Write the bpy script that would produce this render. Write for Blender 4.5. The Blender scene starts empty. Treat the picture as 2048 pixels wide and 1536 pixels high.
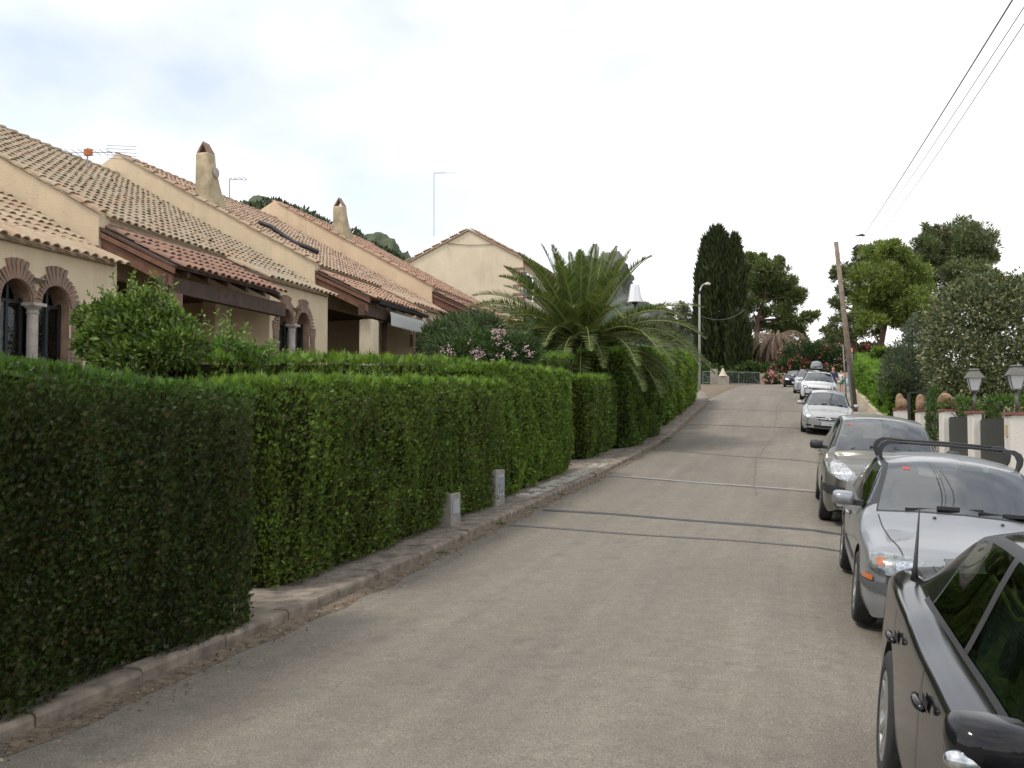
import bpy, bmesh, math, random
import numpy as np
from mathutils import Vector, Matrix
from mathutils.geometry import tessellate_polygon, delaunay_2d_cdt
from mathutils.bvhtree import BVHTree

SC = bpy.context.scene
COL = SC.collection
R = math.radians
random.seed(7)
RNG = np.random.default_rng(11)

# ---------------------------------------------------------------- camera
CAM_H, PITCH, YAW, FPX = 1.82, 0.042, 0.275, 2000.0
cam_d = bpy.data.cameras.new('camera')
cam_d.sensor_width = 36.0
cam_d.lens = 36.0 * FPX / 2048.0
cam_d.clip_start = 0.05
cam_d.clip_end = 3000
cam = bpy.data.objects.new('camera', cam_d)
COL.objects.link(cam)
cam.location = (0, 0, CAM_H)
cam.rotation_euler = (math.pi / 2 + PITCH, 0, YAW)
SC.camera = cam

# ---------------------------------------------------------------- sky and sun
SUN_EL, SUN_AZ = 58.0, 236.0            # compass-like: direction the light comes from (behind left)
world = bpy.data.worlds.new('World')
SC.world = world
world.use_nodes = True
wn, wl = world.node_tree.nodes, world.node_tree.links
wn.clear()
w_out = wn.new('ShaderNodeOutputWorld')
w_bg = wn.new('ShaderNodeBackground')
w_bg.inputs['Strength'].default_value = 0.15
w_sky = wn.new('ShaderNodeTexSky')
w_sky.sky_type = 'NISHITA'
w_sky.sun_disc = False
w_sky.sun_elevation = R(SUN_EL)
w_sky.sun_rotation = R(SUN_AZ)
w_tc = wn.new('ShaderNodeTexCoord')
w_map = wn.new('ShaderNodeMapping')
w_map.inputs['Location'].default_value = (1.3, 0.2, 0.5)
w_map.inputs['Scale'].default_value = (1.5, 1.5, 2.6)
w_map.inputs['Rotation'].default_value = (0, 0, R(50))
w_no = wn.new('ShaderNodeTexNoise')
w_no.inputs['Scale'].default_value = 1.15
w_no.inputs['Detail'].default_value = 5.0
w_no.inputs['Roughness'].default_value = 0.5
w_ra = wn.new('ShaderNodeValToRGB')
w_ra.color_ramp.elements[0].position = 0.28
w_ra.color_ramp.elements[0].color = (0.26, 0.26, 0.26, 1)
w_ra.color_ramp.elements[1].position = 0.56
w_ra.color_ramp.elements[1].color = (1, 1, 1, 1)
w_mix = wn.new('ShaderNodeMixRGB')
w_mix.inputs['Color2'].default_value = (8.2, 8.2, 8.2, 1)
wl.new(w_tc.outputs['Generated'], w_map.inputs['Vector'])
wl.new(w_map.outputs['Vector'], w_no.inputs['Vector'])
wl.new(w_no.outputs['Fac'], w_ra.inputs['Fac'])
wl.new(w_ra.outputs['Color'], w_mix.inputs['Fac'])
wl.new(w_sky.outputs['Color'], w_mix.inputs['Color1'])
wl.new(w_mix.outputs['Color'], w_bg.inputs['Color'])
wl.new(w_bg.outputs['Background'], w_out.inputs['Surface'])

sun_d = bpy.data.lights.new('sun', 'SUN')
sun_d.energy = 2.0
sun_d.angle = R(12)
sun_d.color = (1.0, 0.95, 0.87)
sun = bpy.data.objects.new('sun', sun_d)
COL.objects.link(sun)
_a, _e = R(SUN_AZ), R(SUN_EL)
_sd = Vector((math.sin(_a) * math.cos(_e), math.cos(_a) * math.cos(_e), math.sin(_e)))   # towards the sun
sun.rotation_euler = _sd.to_track_quat('Z', 'Y').to_euler()

SC.view_settings.view_transform = 'Standard'
SC.view_settings.look = 'None'
SC.view_settings.gamma = 1
SC.view_settings.exposure = 0.22
SC.view_settings.use_curve_mapping = False
SC.cycles.max_bounces = 6
SC.cycles.transparent_max_bounces = 12
SC.cycles.use_denoising = True

# ---------------------------------------------------------------- helpers
PY = np.array([-30, 0, 8, 15, 24, 36, 54, 68, 96, 115, 150, 240.])
PZ = np.array([-.3, 0, .065, .38, .725, 1.42, 3.2, 4.12, 5.74, 6.3, 6.5, 6.6])
_ys = np.arange(-45, 260, .5)
_k = np.exp(-.5 * (np.arange(-12, 13) * .5 / 2.5) ** 2); _k /= _k.sum()
_zs = np.convolve(np.pad(np.interp(_ys, PY, PZ), 12, mode='edge'), _k, 'valid')
def road_z(y): return np.interp(y, _ys, _zs)
FALL = .085                      # the parking lane falls away to the right
def ground_z(x, y): return road_z(y) - FALL * np.clip(np.asarray(x) - .3, 0, 2.2) * np.clip((75 - np.asarray(y)) / 15, 0, 1)

def ray(u, v):
    r, up = (u - 1024) / FPX, (768 - v) / FPX
    fw = math.cos(PITCH) - up * math.sin(PITCH); z = math.sin(PITCH) + up * math.cos(PITCH)
    return np.array([r * math.cos(YAW) - fw * math.sin(YAW), r * math.sin(YAW) + fw * math.cos(YAW), z])
def at_y(u, v, Y):
    d = ray(u, v); return np.array([0, 0, CAM_H]) + d * Y / d[1]
def at_x(u, v, X):
    d = ray(u, v); return np.array([0, 0, CAM_H]) + d * X / d[0]

def tag(o, label=None, cat=None, group=None, kind=None):
    if label: o['label'] = label
    if cat: o['category'] = cat
    if group: o['group'] = group
    if kind: o['kind'] = kind
    return o
def thing(name, loc, label, cat, group=None, kind=None, rot=None):
    o = bpy.data.objects.new(name, None)
    COL.objects.link(o)
    o.location = loc
    if rot: o.rotation_euler = rot
    o.empty_display_size = .2
    return tag(o, label, cat, group, kind)
def sub(name, parent, loc=(0, 0, 0), rot=(0, 0, 0)):
    o = bpy.data.objects.new(name, None); COL.objects.link(o)
    o.parent = parent; o.location = loc; o.rotation_euler = rot; o.empty_display_size = .1
    return o
def world_off(o):
    p = Vector((0, 0, 0))
    while o is not None:
        p += Vector(o.location); o = o.parent
    return p
def link_mesh(name, me, mat, parent=None, smooth=False):
    if mat is not None and not me.materials: me.materials.append(mat)
    if smooth and len(me.polygons): me.polygons.foreach_set('use_smooth', [True] * len(me.polygons))
    o = bpy.data.objects.new(name, me)
    COL.objects.link(o)
    if parent is not None: o.parent = parent
    return o
def add(name, V, F, mat, parent=None, smooth=False, local=False):
    """one mesh object; V are world coordinates unless local"""
    V = np.asarray(V, float)
    if parent is not None and not local: V = V - np.array(world_off(parent))
    me = bpy.data.meshes.new(name)
    me.from_pydata(V.tolist(), [], [tuple(int(i) for i in f) for f in F])
    me.update()
    return link_mesh(name, me, mat, parent, smooth)

class MB:
    def __init__(s): s.v, s.f = [], []
    def add(s, V, F):
        b = len(s.v); s.v.extend([tuple(map(float, p)) for p in V]); s.f.extend([tuple(b + i for i in f) for f in F]); return s
    def box(s, a, b):
        (x0, y0, z0), (x1, y1, z1) = a, b
        return s.add([(x0, y0, z0), (x1, y0, z0), (x1, y1, z0), (x0, y1, z0), (x0, y0, z1), (x1, y0, z1), (x1, y1, z1), (x0, y1, z1)],
                     [(0, 3, 2, 1), (4, 5, 6, 7), (0, 1, 5, 4), (1, 2, 6, 5), (2, 3, 7, 6), (3, 0, 4, 7)])
    def beam(s, p, q, w, h, up=(0, 0, 1)):
        p, q, up = Vector(p), Vector(q), Vector(up)
        d = (q - p).normalized(); x = d.cross(up)
        if x.length < 1e-4: x = d.cross(Vector((1, 0, 0)))
        x.normalize(); z = x.cross(d)
        c = [(-1, -1), (1, -1), (1, 1), (-1, 1)]
        V = [e + x * (w / 2 * i) + z * (h / 2 * j) for e in (p, q) for i, j in c]
        return s.add(V, [(0, 1, 2, 3), (7, 6, 5, 4), (0, 4, 5, 1), (1, 5, 6, 2), (2, 6, 7, 3), (3, 7, 4, 0)])
    def tube(s, pts, rad, n=8, cap=True):
        pts = [Vector(p) for p in pts]
        if not hasattr(rad, '__len__'): rad = [rad] * len(pts)
        V = []
        ref = Vector((0, 0, 1))
        for i, p in enumerate(pts):
            d = (pts[min(i + 1, len(pts) - 1)] - pts[max(i - 1, 0)]).normalized()
            x = d.cross(ref)
            if x.length < .05: x = d.cross(Vector((1, 0, 0)))
            x.normalize(); y = d.cross(x)
            for k in range(n):
                a = 2 * math.pi * k / n
                V.append(p + (x * math.cos(a) + y * math.sin(a)) * rad[i])
        F = [(i * n + k, i * n + (k + 1) % n, (i + 1) * n + (k + 1) % n, (i + 1) * n + k) for i in range(len(pts) - 1) for k in range(n)]
        if cap: F += [tuple(range(n - 1, -1, -1)), tuple((len(pts) - 1) * n + k for k in range(n))]
        return s.add(V, F)
    def prism(s, poly, vec):
        """polygon (list of 3D points) swept by vec"""
        n = len(poly); P = [Vector(p) for p in poly]; Q = [p + Vector(vec) for p in P]
        return s.add(P + Q, [tuple(range(n)), tuple(range(2 * n - 1, n - 1, -1))] + [(i, i + n, (i + 1) % n + n, (i + 1) % n) for i in range(n)])
    def lathe(s, prof, c=(0, 0, 0), n=16, axis='z'):
        V = []
        for r_, h in prof:
            for k in range(n):
                a = 2 * math.pi * k / n
                p = (r_ * math.cos(a), r_ * math.sin(a), h)
                if axis == 'x': p = (h, r_ * math.cos(a), r_ * math.sin(a))
                V.append((p[0] + c[0], p[1] + c[1], p[2] + c[2]))
        m = len(prof)
        F = [(i * n + k, i * n + (k + 1) % n, (i + 1) * n + (k + 1) % n, (i + 1) * n + k) for i in range(m - 1) for k in range(n)]
        return s.add(V, F)
    def holes(s, loops, fn):
        """planar polygon with holes; loops of 2D points, fn maps a 2D point to 3D"""
        tri = tessellate_polygon([[Vector((p[0], p[1], 0)) for p in l] for l in loops])
        flat = [p for l in loops for p in l]
        return s.add([fn(*p) for p in flat], [tuple(t) for t in tri])
    def obj(s, name, mat, parent=None, smooth=False, local=False): return add(name, s.v, s.f, mat, parent, smooth, local)

def bevel(o, w=.01, seg=2):
    m = o.modifiers.new('bevel', 'BEVEL'); m.width = w; m.segments = seg; m.limit_method = 'ANGLE'; m.angle_limit = R(35)
    return o

# ---------------------------------------------------------------- materials
def srgb(r, g, b):
    f = lambda c: (c / 255 / 12.92) if c / 255 <= .04045 else ((c / 255 + .055) / 1.055) ** 2.4
    return (f(r), f(g), f(b))
def nodes(name):
    m = bpy.data.materials.new(name); m.use_nodes = True
    nt = m.node_tree
    return m, nt, nt.nodes, nt.links, nt.nodes['Principled BSDF']
def noise(nt, scale, detail=4, rough=.55, coord='Object', sc=(1, 1, 1)):
    tc = nt.nodes.new('ShaderNodeTexCoord'); mp = nt.nodes.new('ShaderNodeMapping'); no = nt.nodes.new('ShaderNodeTexNoise')
    mp.inputs['Scale'].default_value = sc
    no.inputs['Scale'].default_value = scale; no.inputs['Detail'].default_value = detail; no.inputs['Roughness'].default_value = rough
    nt.links.new(tc.outputs[coord], mp.inputs['Vector']); nt.links.new(mp.outputs['Vector'], no.inputs['Vector'])
    return no.outputs['Fac']
def ramp(nt, fac, stops):
    r_ = nt.nodes.new('ShaderNodeValToRGB'); e = r_.color_ramp.elements
    while len(e) < len(stops): e.new(.5)
    for i, (p, c) in enumerate(stops):
        e[i].position = p; e[i].color = (*c, 1) if len(c) == 3 else c
    nt.links.new(fac, r_.inputs['Fac']); return r_.outputs['Color']
def mixc(nt, fac, a, b, mode='MIX'):
    m = nt.nodes.new('ShaderNodeMixRGB'); m.blend_type = mode
    for k, x in (('Fac', fac), ('Color1', a), ('Color2', b)):
        if hasattr(x, 'links') or hasattr(x, 'is_linked'): nt.links.new(x, m.inputs[k])
        elif k == 'Fac': m.inputs[k].default_value = x
        else: m.inputs[k].default_value = (*x, 1)
    return m.outputs['Color']
def bump(nt, bs, fac, strength, dist=.02):
    b = nt.nodes.new('ShaderNodeBump'); b.inputs['Strength'].default_value = strength; b.inputs['Distance'].default_value = dist
    nt.links.new(fac, b.inputs['Height']); nt.links.new(b.outputs['Normal'], bs.inputs['Normal'])
def mat(name, col, rough=.7, var=.18, scale=4, bmp=0, bscale=40, metal=0, spec=.5, coat=0, bdist=.01, detail=5):
    m, nt, N, L, bs = nodes(name)
    if var:
        f = noise(nt, scale, detail)
        c = ramp(nt, f, [(.3, tuple(x * (1 - var) for x in col)), (.7, tuple(min(1, x * (1 + var)) for x in col))])
        L.new(c, bs.inputs['Base Color'])
    else: bs.inputs['Base Color'].default_value = (*col, 1)
    bs.inputs['Roughness'].default_value = rough; bs.inputs['Metallic'].default_value = metal
    bs.inputs['Specular IOR Level'].default_value = spec; bs.inputs['Coat Weight'].default_value = coat
    bs.inputs['Coat Roughness'].default_value = .04
    if bmp: bump(nt, bs, noise(nt, bscale, 4), bmp, bdist)
    return m
def leaf_mat(name, trans=.25, rough=.5, spec=.4):
    """leaf colour comes from the per-leaf attribute 'Col'"""
    m, nt, N, L, bs = nodes(name)
    at = N.new('ShaderNodeAttribute'); at.attribute_name = 'Col'
    L.new(at.outputs['Color'], bs.inputs['Base Color'])
    bs.inputs['Roughness'].default_value = rough; bs.inputs['Specular IOR Level'].default_value = spec
    tr = N.new('ShaderNodeBsdfTranslucent'); mx = N.new('ShaderNodeMixShader'); mx.inputs['Fac'].default_value = trans
    hs = N.new('ShaderNodeHueSaturation'); hs.inputs['Saturation'].default_value = 1.1; hs.inputs['Value'].default_value = 1.5
    L.new(at.outputs['Color'], hs.inputs['Color']); L.new(hs.outputs['Color'], tr.inputs['Color'])
    out = N['Material Output']
    L.new(bs.outputs[0], mx.inputs[1]); L.new(tr.outputs[0], mx.inputs[2]); L.new(mx.outputs[0], out.inputs['Surface'])
    return m
LEAF = leaf_mat('leaf')
LEAF_GLOSS = leaf_mat('glossy_leaf', .22, .45, .35)
LEAF_DRY = leaf_mat('dry_leaf', .1, .8, .1)

def leafmesh(name, P, D, S, Ln, Wd, C, mt, parent=None, base=.35, fold=0.):
    """n rhombic leaves: base point P, direction D, side vector S, length, width, colour (n,3)"""
    n = len(P)
    Ln = np.broadcast_to(np.asarray(Ln, float), (n,))[:, None]; Wd = np.broadcast_to(np.asarray(Wd, float), (n,))[:, None]
    off = np.array(world_off(parent)) if parent is not None else 0
    P = P - off
    mid = P + D * Ln * base
    V = np.stack([P, mid + S * Wd / 2, P + D * Ln, mid - S * Wd / 2], 1).reshape(-1, 3)
    if fold:
        Nn = np.cross(D, S); V.reshape(n, 4, 3)[:, [0, 2]] -= (Nn * Wd * fold)[:, None, :]
    me = bpy.data.meshes.new(name)
    me.vertices.add(4 * n); me.vertices.foreach_set('co', V.astype(np.float32).ravel())
    me.loops.add(4 * n); me.loops.foreach_set('vertex_index', np.arange(4 * n, dtype=np.int32))
    me.polygons.add(n); me.polygons.foreach_set('loop_start', np.arange(0, 4 * n, 4, dtype=np.int32))
    me.update(calc_edges=True)
    a = me.color_attributes.new('Col', 'FLOAT_COLOR', 'POINT')
    c4 = np.ones((n, 4, 4), np.float32); c4[:, :, :3] = np.clip(C, 0, 1)[:, None, :]
    a.data.foreach_set('color', c4.ravel())
    return link_mesh(name, me, mt, parent)
def unit(a): return a / np.maximum(np.linalg.norm(a, axis=-1, keepdims=True), 1e-9)
def rdir(n): return unit(RNG.normal(size=(n, 3)))
def side_of(D):
    return unit(np.cross(D, rdir(len(D))))
def palette(n, cols, jit=.25, w=None):
    cols = np.array(cols, float)
    c = cols[RNG.choice(len(cols), n, p=w)]
    return c * (1 + jit * RNG.uniform(-1, 1, (n, 1)))
def lump(a, b, k=1.0, seed=0):
    r_ = np.random.default_rng(seed); t = 0
    for i in range(7):
        f = r_.uniform(.6, 4.5, 2) * k; p = r_.uniform(0, 6.28, 2)
        t = t + np.sin(a * f[0] + p[0] + .7 * np.sin(b * f[1] + p[1])) * np.cos(b * f[1] * .8 + p[1]) / (1 + i * .5)
    return t / 3
# ================================================================= SETTING
XK = -4.27          # left kerb face
XR = 2.50           # right kerb face
def sheet(name, xs, ys, zf, m, label=None, kind='structure', parent=None):
    V = [(x, y, float(zf(x, y))) for y in ys for x in xs]; n = len(xs)
    F = [(j * n + i, j * n + i + 1, (j + 1) * n + i + 1, (j + 1) * n + i) for j in range(len(ys) - 1) for i in range(n - 1)]
    o = add(name, V, F, m, parent, smooth=True)
    return tag(o, label, None, None, kind)

# asphalt: pale, worn, with aggregate speckle and lengthwise wear
def asphalt():
    m, nt, N, L, bs = nodes('pale_asphalt')
    big = ramp(nt, noise(nt, .5, 5, .6, sc=(1, .4, 1)), [(.3, (.155, .139, .117)), (.7, (.204, .183, .153))])
    lane = ramp(nt, noise(nt, 1.3, 4, .6, sc=(1.6, .035, 1)), [(.3, (.86, .86, .87)), (.7, (1.10, 1.10, 1.08))])
    med = ramp(nt, noise(nt, 7, 6, .7), [(.3, (.84, .84, .84)), (.7, (1.13, 1.12, 1.10))])
    fine = ramp(nt, noise(nt, 75, 4, .8), [(.30, (.48, .47, .46)), (.5, (1, 1, 1)), (.70, (1.6, 1.57, 1.5))])
    fine2 = ramp(nt, noise(nt, 210, 2, .7), [(.33, (.60, .59, .58)), (.5, (1, 1, 1)), (.68, (1.5, 1.47, 1.4))])
    c = mixc(nt, 1.0, big, med, 'MULTIPLY'); c = mixc(nt, 1.0, c, lane, 'MULTIPLY'); c = mixc(nt, 1.0, c, fine, 'MULTIPLY'); c = mixc(nt, 1.0, c, fine2, 'MULTIPLY')
    # scattered dark stains and hairline cracks
    st = ramp(nt, noise(nt, 1.7, 6, .7), [(.57, (0, 0, 0)), (.72, (.5, .5, .5))])
    c = mixc(nt, st, c, (.10, .09, .08))
    tc = N.new('ShaderNodeTexCoord'); vo = N.new('ShaderNodeTexVoronoi'); vo.feature = 'DISTANCE_TO_EDGE'; vo.inputs['Scale'].default_value = .55
    nz = N.new('ShaderNodeTexNoise'); nz.inputs['Scale'].default_value = 2.2; nz.inputs['Detail'].default_value = 5
    av = N.new('ShaderNodeVectorMath'); av.operation = 'ADD'
    sv = N.new('ShaderNodeVectorMath'); sv.operation = 'SCALE'; sv.inputs['Scale'].default_value = .9
    L.new(tc.outputs['Object'], nz.inputs['Vector']); L.new(nz.outputs['Color'], sv.inputs[0]); L.new(tc.outputs['Object'], av.inputs[0]); L.new(sv.outputs[0], av.inputs[1])
    L.new(av.outputs[0], vo.inputs['Vector'])
    ck = ramp(nt, vo.outputs['Distance'], [(.0, (.55, .55, .55)), (.006, (0, 0, 0))])
    msk = ramp(nt, noise(nt, .5, 2), [(.5, (0, 0, 0)), (.62, (1, 1, 1))])
    ck = mixc(nt, 1.0, ck, msk, 'MULTIPLY')
    c = mixc(nt, ck, c, (.07, .065, .06))
    L.new(c, bs.inputs['Base Color']); bs.inputs['Roughness'].default_value = .85; bs.inputs['Specular IOR Level'].default_value = .3
    bump(nt, bs, noise(nt, 140, 3, .7), .5, .006)
    return m
ASPHALT = asphalt()
DIRT = mat('dry_earth', (.15, .115, .075), .95, .4, 3, .6, 25, bdist=.02)
CONC = mat('concrete', (.27, .24, .20), .9, .3, 6, .5, 60, bdist=.006)
KERB = mat('kerb_concrete', (.195, .16, .122), .9, .5, 5, .6, 70, bdist=.006)
BITUMEN = mat('bitumen', (.055, .055, .058), .8, .3, 20, .5, 90, bdist=.005)
PALESEAL = mat('pale_seal', (.26, .245, .22), .85, .2, 20, .4, 90, bdist=.004)

ys = np.concatenate([np.arange(-40, 110, 1.0), np.arange(110, 250, 10.)])
sheet('terrain', [-260, -120, -60, -30, -16, -9, -5.5, -4.5, -4.35, 0, 2.3, 2.8, 4, 8, 16, 40, 120, 260], ys,
      lambda x, y: road_z(y) - .06 + (0.10 if x < -4.4 else -.05 if x < 2 else -.30), DIRT)
RY = np.arange(-12, 112, .5)
xl = lambda y: XK - (0 if y < 53 else .11 * (y - 53))        # the left edge swings out at the far junction
V, F = [], []
NX = 24
for y in RY:
    for i in range(NX + 1):
        x = xl(y) + (XR - xl(y)) * i / NX if y < 60 else xl(y) + (XR + (y - 60) * .35 - xl(y)) * i / NX
        V.append((x, y, float(ground_z(x, y)) + .012 * math.cos((x + .5) / 4 * 1.57)))
for j in range(len(RY) - 1):
    for i in range(NX):
        F.append((j * (NX + 1) + i, j * (NX + 1) + i + 1, (j + 1) * (NX + 1) + i + 1, (j + 1) * (NX + 1) + i))
tag(add('road', V, F, ASPHALT, None, True), None, None, None, 'structure')

# seams and repair strips across the road: wavy ribbons 4 mm proud
def road_ribbon(name, p, q, w, m, label=None, wav=.05):
    n = 60; V, F = [], []
    r_ = np.random.default_rng(int(p[1] * 100))
    ph = r_.uniform(0, 6, 3)
    for i in range(n + 1):
        t = i / n; x = p[0] + (q[0] - p[0]) * t; y = p[1] + (q[1] - p[1]) * t + wav * (math.sin(t * 7 + ph[0]) + .5 * math.sin(t * 17 + ph[1]))
        ww = w * (.8 + .35 * r_.random())
        for s in (-1, 1):
            yy = y + s * ww / 2
            V.append((x, yy, float(ground_z(x, yy)) + .012 * math.cos((x + .5) / 4 * 1.57) + .006))
    F = [(2 * i, 2 * i + 2, 2 * i + 3, 2 * i + 1) for i in range(n)]
    return tag(add(name, V, F, m, None), label, None, None, 'structure')
road_ribbon('road_repair_strip', (-4.05, 16.22), (2.45, 13.85), .19, BITUMEN)
road_ribbon('road_repair_strip', (-4.1, 14.39), (2.45, 12.43), .12, mat('old_bitumen', (.10, .095, .09), .85, .3, 30, .4, 90))
road_ribbon('road_repair_strip', (-4.2, 22.8), (2.45, 18.6), .20, PALESEAL)
road_ribbon('road_repair_strip', (-4.2, 22.58), (2.45, 18.42), .045, BITUMEN)
road_ribbon('road_repair_strip', (-4.15, 30.4), (2.45, 25.3), .08, BITUMEN, wav=.1)
road_ribbon('road_repair_strip', (-4.2, 40.6), (2.45, 38.3), .17, BITUMEN, wav=.1)
road_ribbon('road_repair_strip', (-4.2, 48.0), (2.45, 46.0), .10, mat('old_bitumen_far', (.12, .11, .10), .85, .3, 30), wav=.1)

def long_crack(pts, w, m):
    V, F = [], []; r_ = np.random.default_rng(int(pts[0][1] * 10)); n = 90
    P = np.array(pts, float); t = np.linspace(0, len(P) - 1, n)
    x = np.interp(t, range(len(P)), P[:, 0]) + np.cumsum(r_.normal(0, .025, n)) * .6; y = np.interp(t, range(len(P)), P[:, 1])
    for i in range(n):
        ww = w * (.35 + .9 * r_.random())
        for s in (-1, 1): V.append((x[i] + s * ww / 2, y[i], float(ground_z(x[i], y[i])) + .012 * math.cos((x[i] + .5) / 4 * 1.57) + .006))
    F = [(2 * i, 2 * i + 1, 2 * i + 3, 2 * i + 2) for i in range(n - 1)]
    tag(add('road_crack', V, F, m, None), None, None, None, 'structure')
long_crack([(-.7, 19), (-1.0, 27), (-.75, 36), (-.9, 48), (-.6, 60)], .045, mat('faded_seam', (.125, .112, .095), .85, .3, 30))

# left pavement: kerb stones one by one, slab behind
def kerb_line():
    root = thing('kerb', (XK, 0, 0), None, None, None, 'structure')
    y = -6.0; r_ = random.Random(3)
    pts = []
    while y < 66:
        ln = 1.0 + r_.uniform(-.06, .06); pts.append((y, min(y + ln, 66))); y += ln
    for (a, b) in pts:
        x0a, x0b = xl(a), xl(b); za, zb = float(road_z(a)), float(road_z(b)); h = .115 + r_.uniform(-.012, .012)
        j = r_.uniform(-.008, .008); g = .008
        a2, b2 = a + g, b - g
        mb = MB()
        prof = [(0.0, -.1), (0.0, h - .03), (-.012, h - .008), (-.035, h), (-.15, h), (-.15, -.1)]
        V = [(x0a + j + dx, a2, za + dz) for dx, dz in prof] + [(x0b + j + dx, b2, zb + dz) for dx, dz in prof]
        n = len(prof)
        F = [(i, (i + 1) % n, n + (i + 1) % n, n + i) for i in range(n)] + [tuple(range(n - 1, -1, -1)), tuple(range(n, 2 * n))]
        mb.add(V, F); mb.obj('kerb_stone', KERB, root)
    # right kerb
    return root
kerb_line()
PAVE = mat('worn_pavement', (.19, .16, .127), .95, .55, 4.5, .6, 50, bdist=.01)
pys = np.arange(-8, 66, .5)
sheet('pavement', [-1.6, -1.0, -.5, -.152], pys, lambda x, y: road_z(y) + .095 + .012 * math.sin(y * 1.7 + x * 9), PAVE)
pv = bpy.data.objects['pavement']
for i, v in enumerate(pv.data.vertices): v.co.x += xl(v.co.y)
# pale stone flags set in the pavement by the gate
FLAG = mat('pale_flagstone', (.50, .47, .41), .85, .2, 9, .4, 60)
r_ = random.Random(5)
y = 17.3
while y < 24.6:
    for k in range(2):
        ln = r_.uniform(.14, .24); x0 = XK - .17 - k * .21 - r_.uniform(0, .02)
        if r_.random() < .8:
            z = float(road_z(y)) + .112
            mb = MB(); w = r_.uniform(.13, .18)
            mb.box((x0 - w, y, z - .03), (x0, y + ln * .8, z + .006 + r_.uniform(0, .006)))
            mb.obj('flagstone', FLAG, pv)
    y += .21
# right pavement and kerb
MB().box((0, 0, 0), (0, 0, 0))
sheet('right_pavement', [XR, XR + .02, XR + .4, 4.1], np.arange(-8, 66, .5),
      lambda x, y: ground_z(2.5, y) + (-.1 if x == XR else .11), CONC)
sheet('right_verge', [4.1, 4.4, 6, 9], np.arange(-8, 66, 1.), lambda x, y: ground_z(2.5, y) + .10 + (.0 if x < 4.2 else .08), DIRT)
# dirt, dry leaves and weeds in the left gutter
def gutter():
    n = 5200
    yy = RNG.uniform(2.0, 54, n) ; yy = 2 + (yy - 2) ** 1.25 / 52 ** .25
    dx = np.abs(RNG.normal(0, .13, n)) * (1.2 + .8 * lump(yy, yy * 0, .8, 4))
    P = np.stack([XK + .01 + dx, yy, road_z(yy) + .016], 1)
    D = unit(np.stack([RNG.normal(size=n), RNG.normal(size=n), np.abs(RNG.normal(0, .25, n))], 1))
    S = unit(np.cross(D, unit(np.stack([RNG.normal(0, .4, n), RNG.normal(0, .4, n), np.ones(n)], 1))))
    C = palette(n, [(.16, .09, .045), (.10, .065, .04), (.22, .15, .08), (.075, .055, .04), (.3, .24, .16)], .35)
    o = leafmesh('leaf_litter', P, D, S, RNG.uniform(.008, .045, n), RNG.uniform(.006, .02, n), C, LEAF_DRY)
    tag(o, 'dry leaves and crumbs of earth along the left gutter', 'litter', None, 'stuff')
    ys_ = np.arange(1.5, 53, .2)
    V, F = [], []
    for i, y in enumerate(ys_):
        w = max(.03, .20 + .13 * float(lump(np.array(y), np.array(0.), 1.6, 9)) - .0025 * y)
        for x in (XK - .01, XK + w * .5, XK + w): V.append((x, y, float(road_z(y)) + .017 + (.012 if x < XK + .001 else .0) - (.012 if x == XK + w else 0)))
    for i in range(len(ys_) - 1):
        for k in range(2): F.append((i * 3 + k, i * 3 + k + 1, i * 3 + k + 4, i * 3 + k + 3))
    tag(add('gutter_dirt', V, F, mat('gutter_earth', (.14, .108, .075), .95, .45, 14, .7, 60, bdist=.015), None, True), None, None, None, 'stuff')
    n = 2600
    yy = RNG.uniform(3, 50, n); P = np.stack([XK - .16 - np.abs(RNG.normal(.25, .2, n)), yy, road_z(yy) + .118], 1); D = unit(np.stack([RNG.normal(size=n), RNG.normal(size=n), np.abs(RNG.normal(0, .15, n))], 1))
    tag(leafmesh('hedge_clippings', P, D, unit(np.cross(D, np.array([0, 0, 1.]) + RNG.normal(0, .3, (n, 3)))), RNG.uniform(.012, .045, n), RNG.uniform(.006, .018, n), palette(n, [(.13, .08, .04), (.08, .06, .035), (.06, .08, .02), (.2, .15, .09)], .3), LEAF_DRY), 'dry hedge clippings strewn on the left pavement', 'clippings', None, 'stuff')
    # scattered bits on the road itself
    n = 900
    yy = RNG.uniform(2.5, 40, n); xx = RNG.uniform(XK + .2, 2.2, n)
    P = np.stack([xx, yy, ground_z(xx, yy) + .02], 1); D = unit(np.stack([RNG.normal(size=n), RNG.normal(size=n), np.zeros(n)], 1))
    S = np.cross(D, np.array([0, 0, 1.]))
    C = palette(n, [(.42, .38, .31), (.09, .075, .06), (.33, .29, .22)], .3)
    tag(leafmesh('road_grit', P, D, S, RNG.uniform(.006, .02, n), RNG.uniform(.005, .012, n), C, LEAF_DRY), 'pale grit and crumbs scattered on the asphalt', 'grit', None, 'stuff')
    # weed tufts
    for i, (y, s) in enumerate([(14.3, 1.0), (11.7, .6), (18.4, .6), (33.3, 1.6), (34.6, 1.4), (16.3, .5), (26.8, .7)]):
        k = 60; P = np.stack([RNG.normal(XK + .05, .05 * s, k), RNG.normal(y, .07 * s, k), np.full(k, float(road_z(y)) + .012)], 1)
        D = unit(np.stack([RNG.normal(0, .6, k), RNG.normal(0, .6, k), np.ones(k)], 1)); S = side_of(D)
        tag(leafmesh('weed_tuft', P, D, S, RNG.uniform(.03, .09, k) * s, .012, palette(k, [(.06, .12, .02), (.10, .16, .03)]), LEAF),
            'low green weeds sprouting in the gutter', 'weed', None, 'stuff')
gutter()
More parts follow.
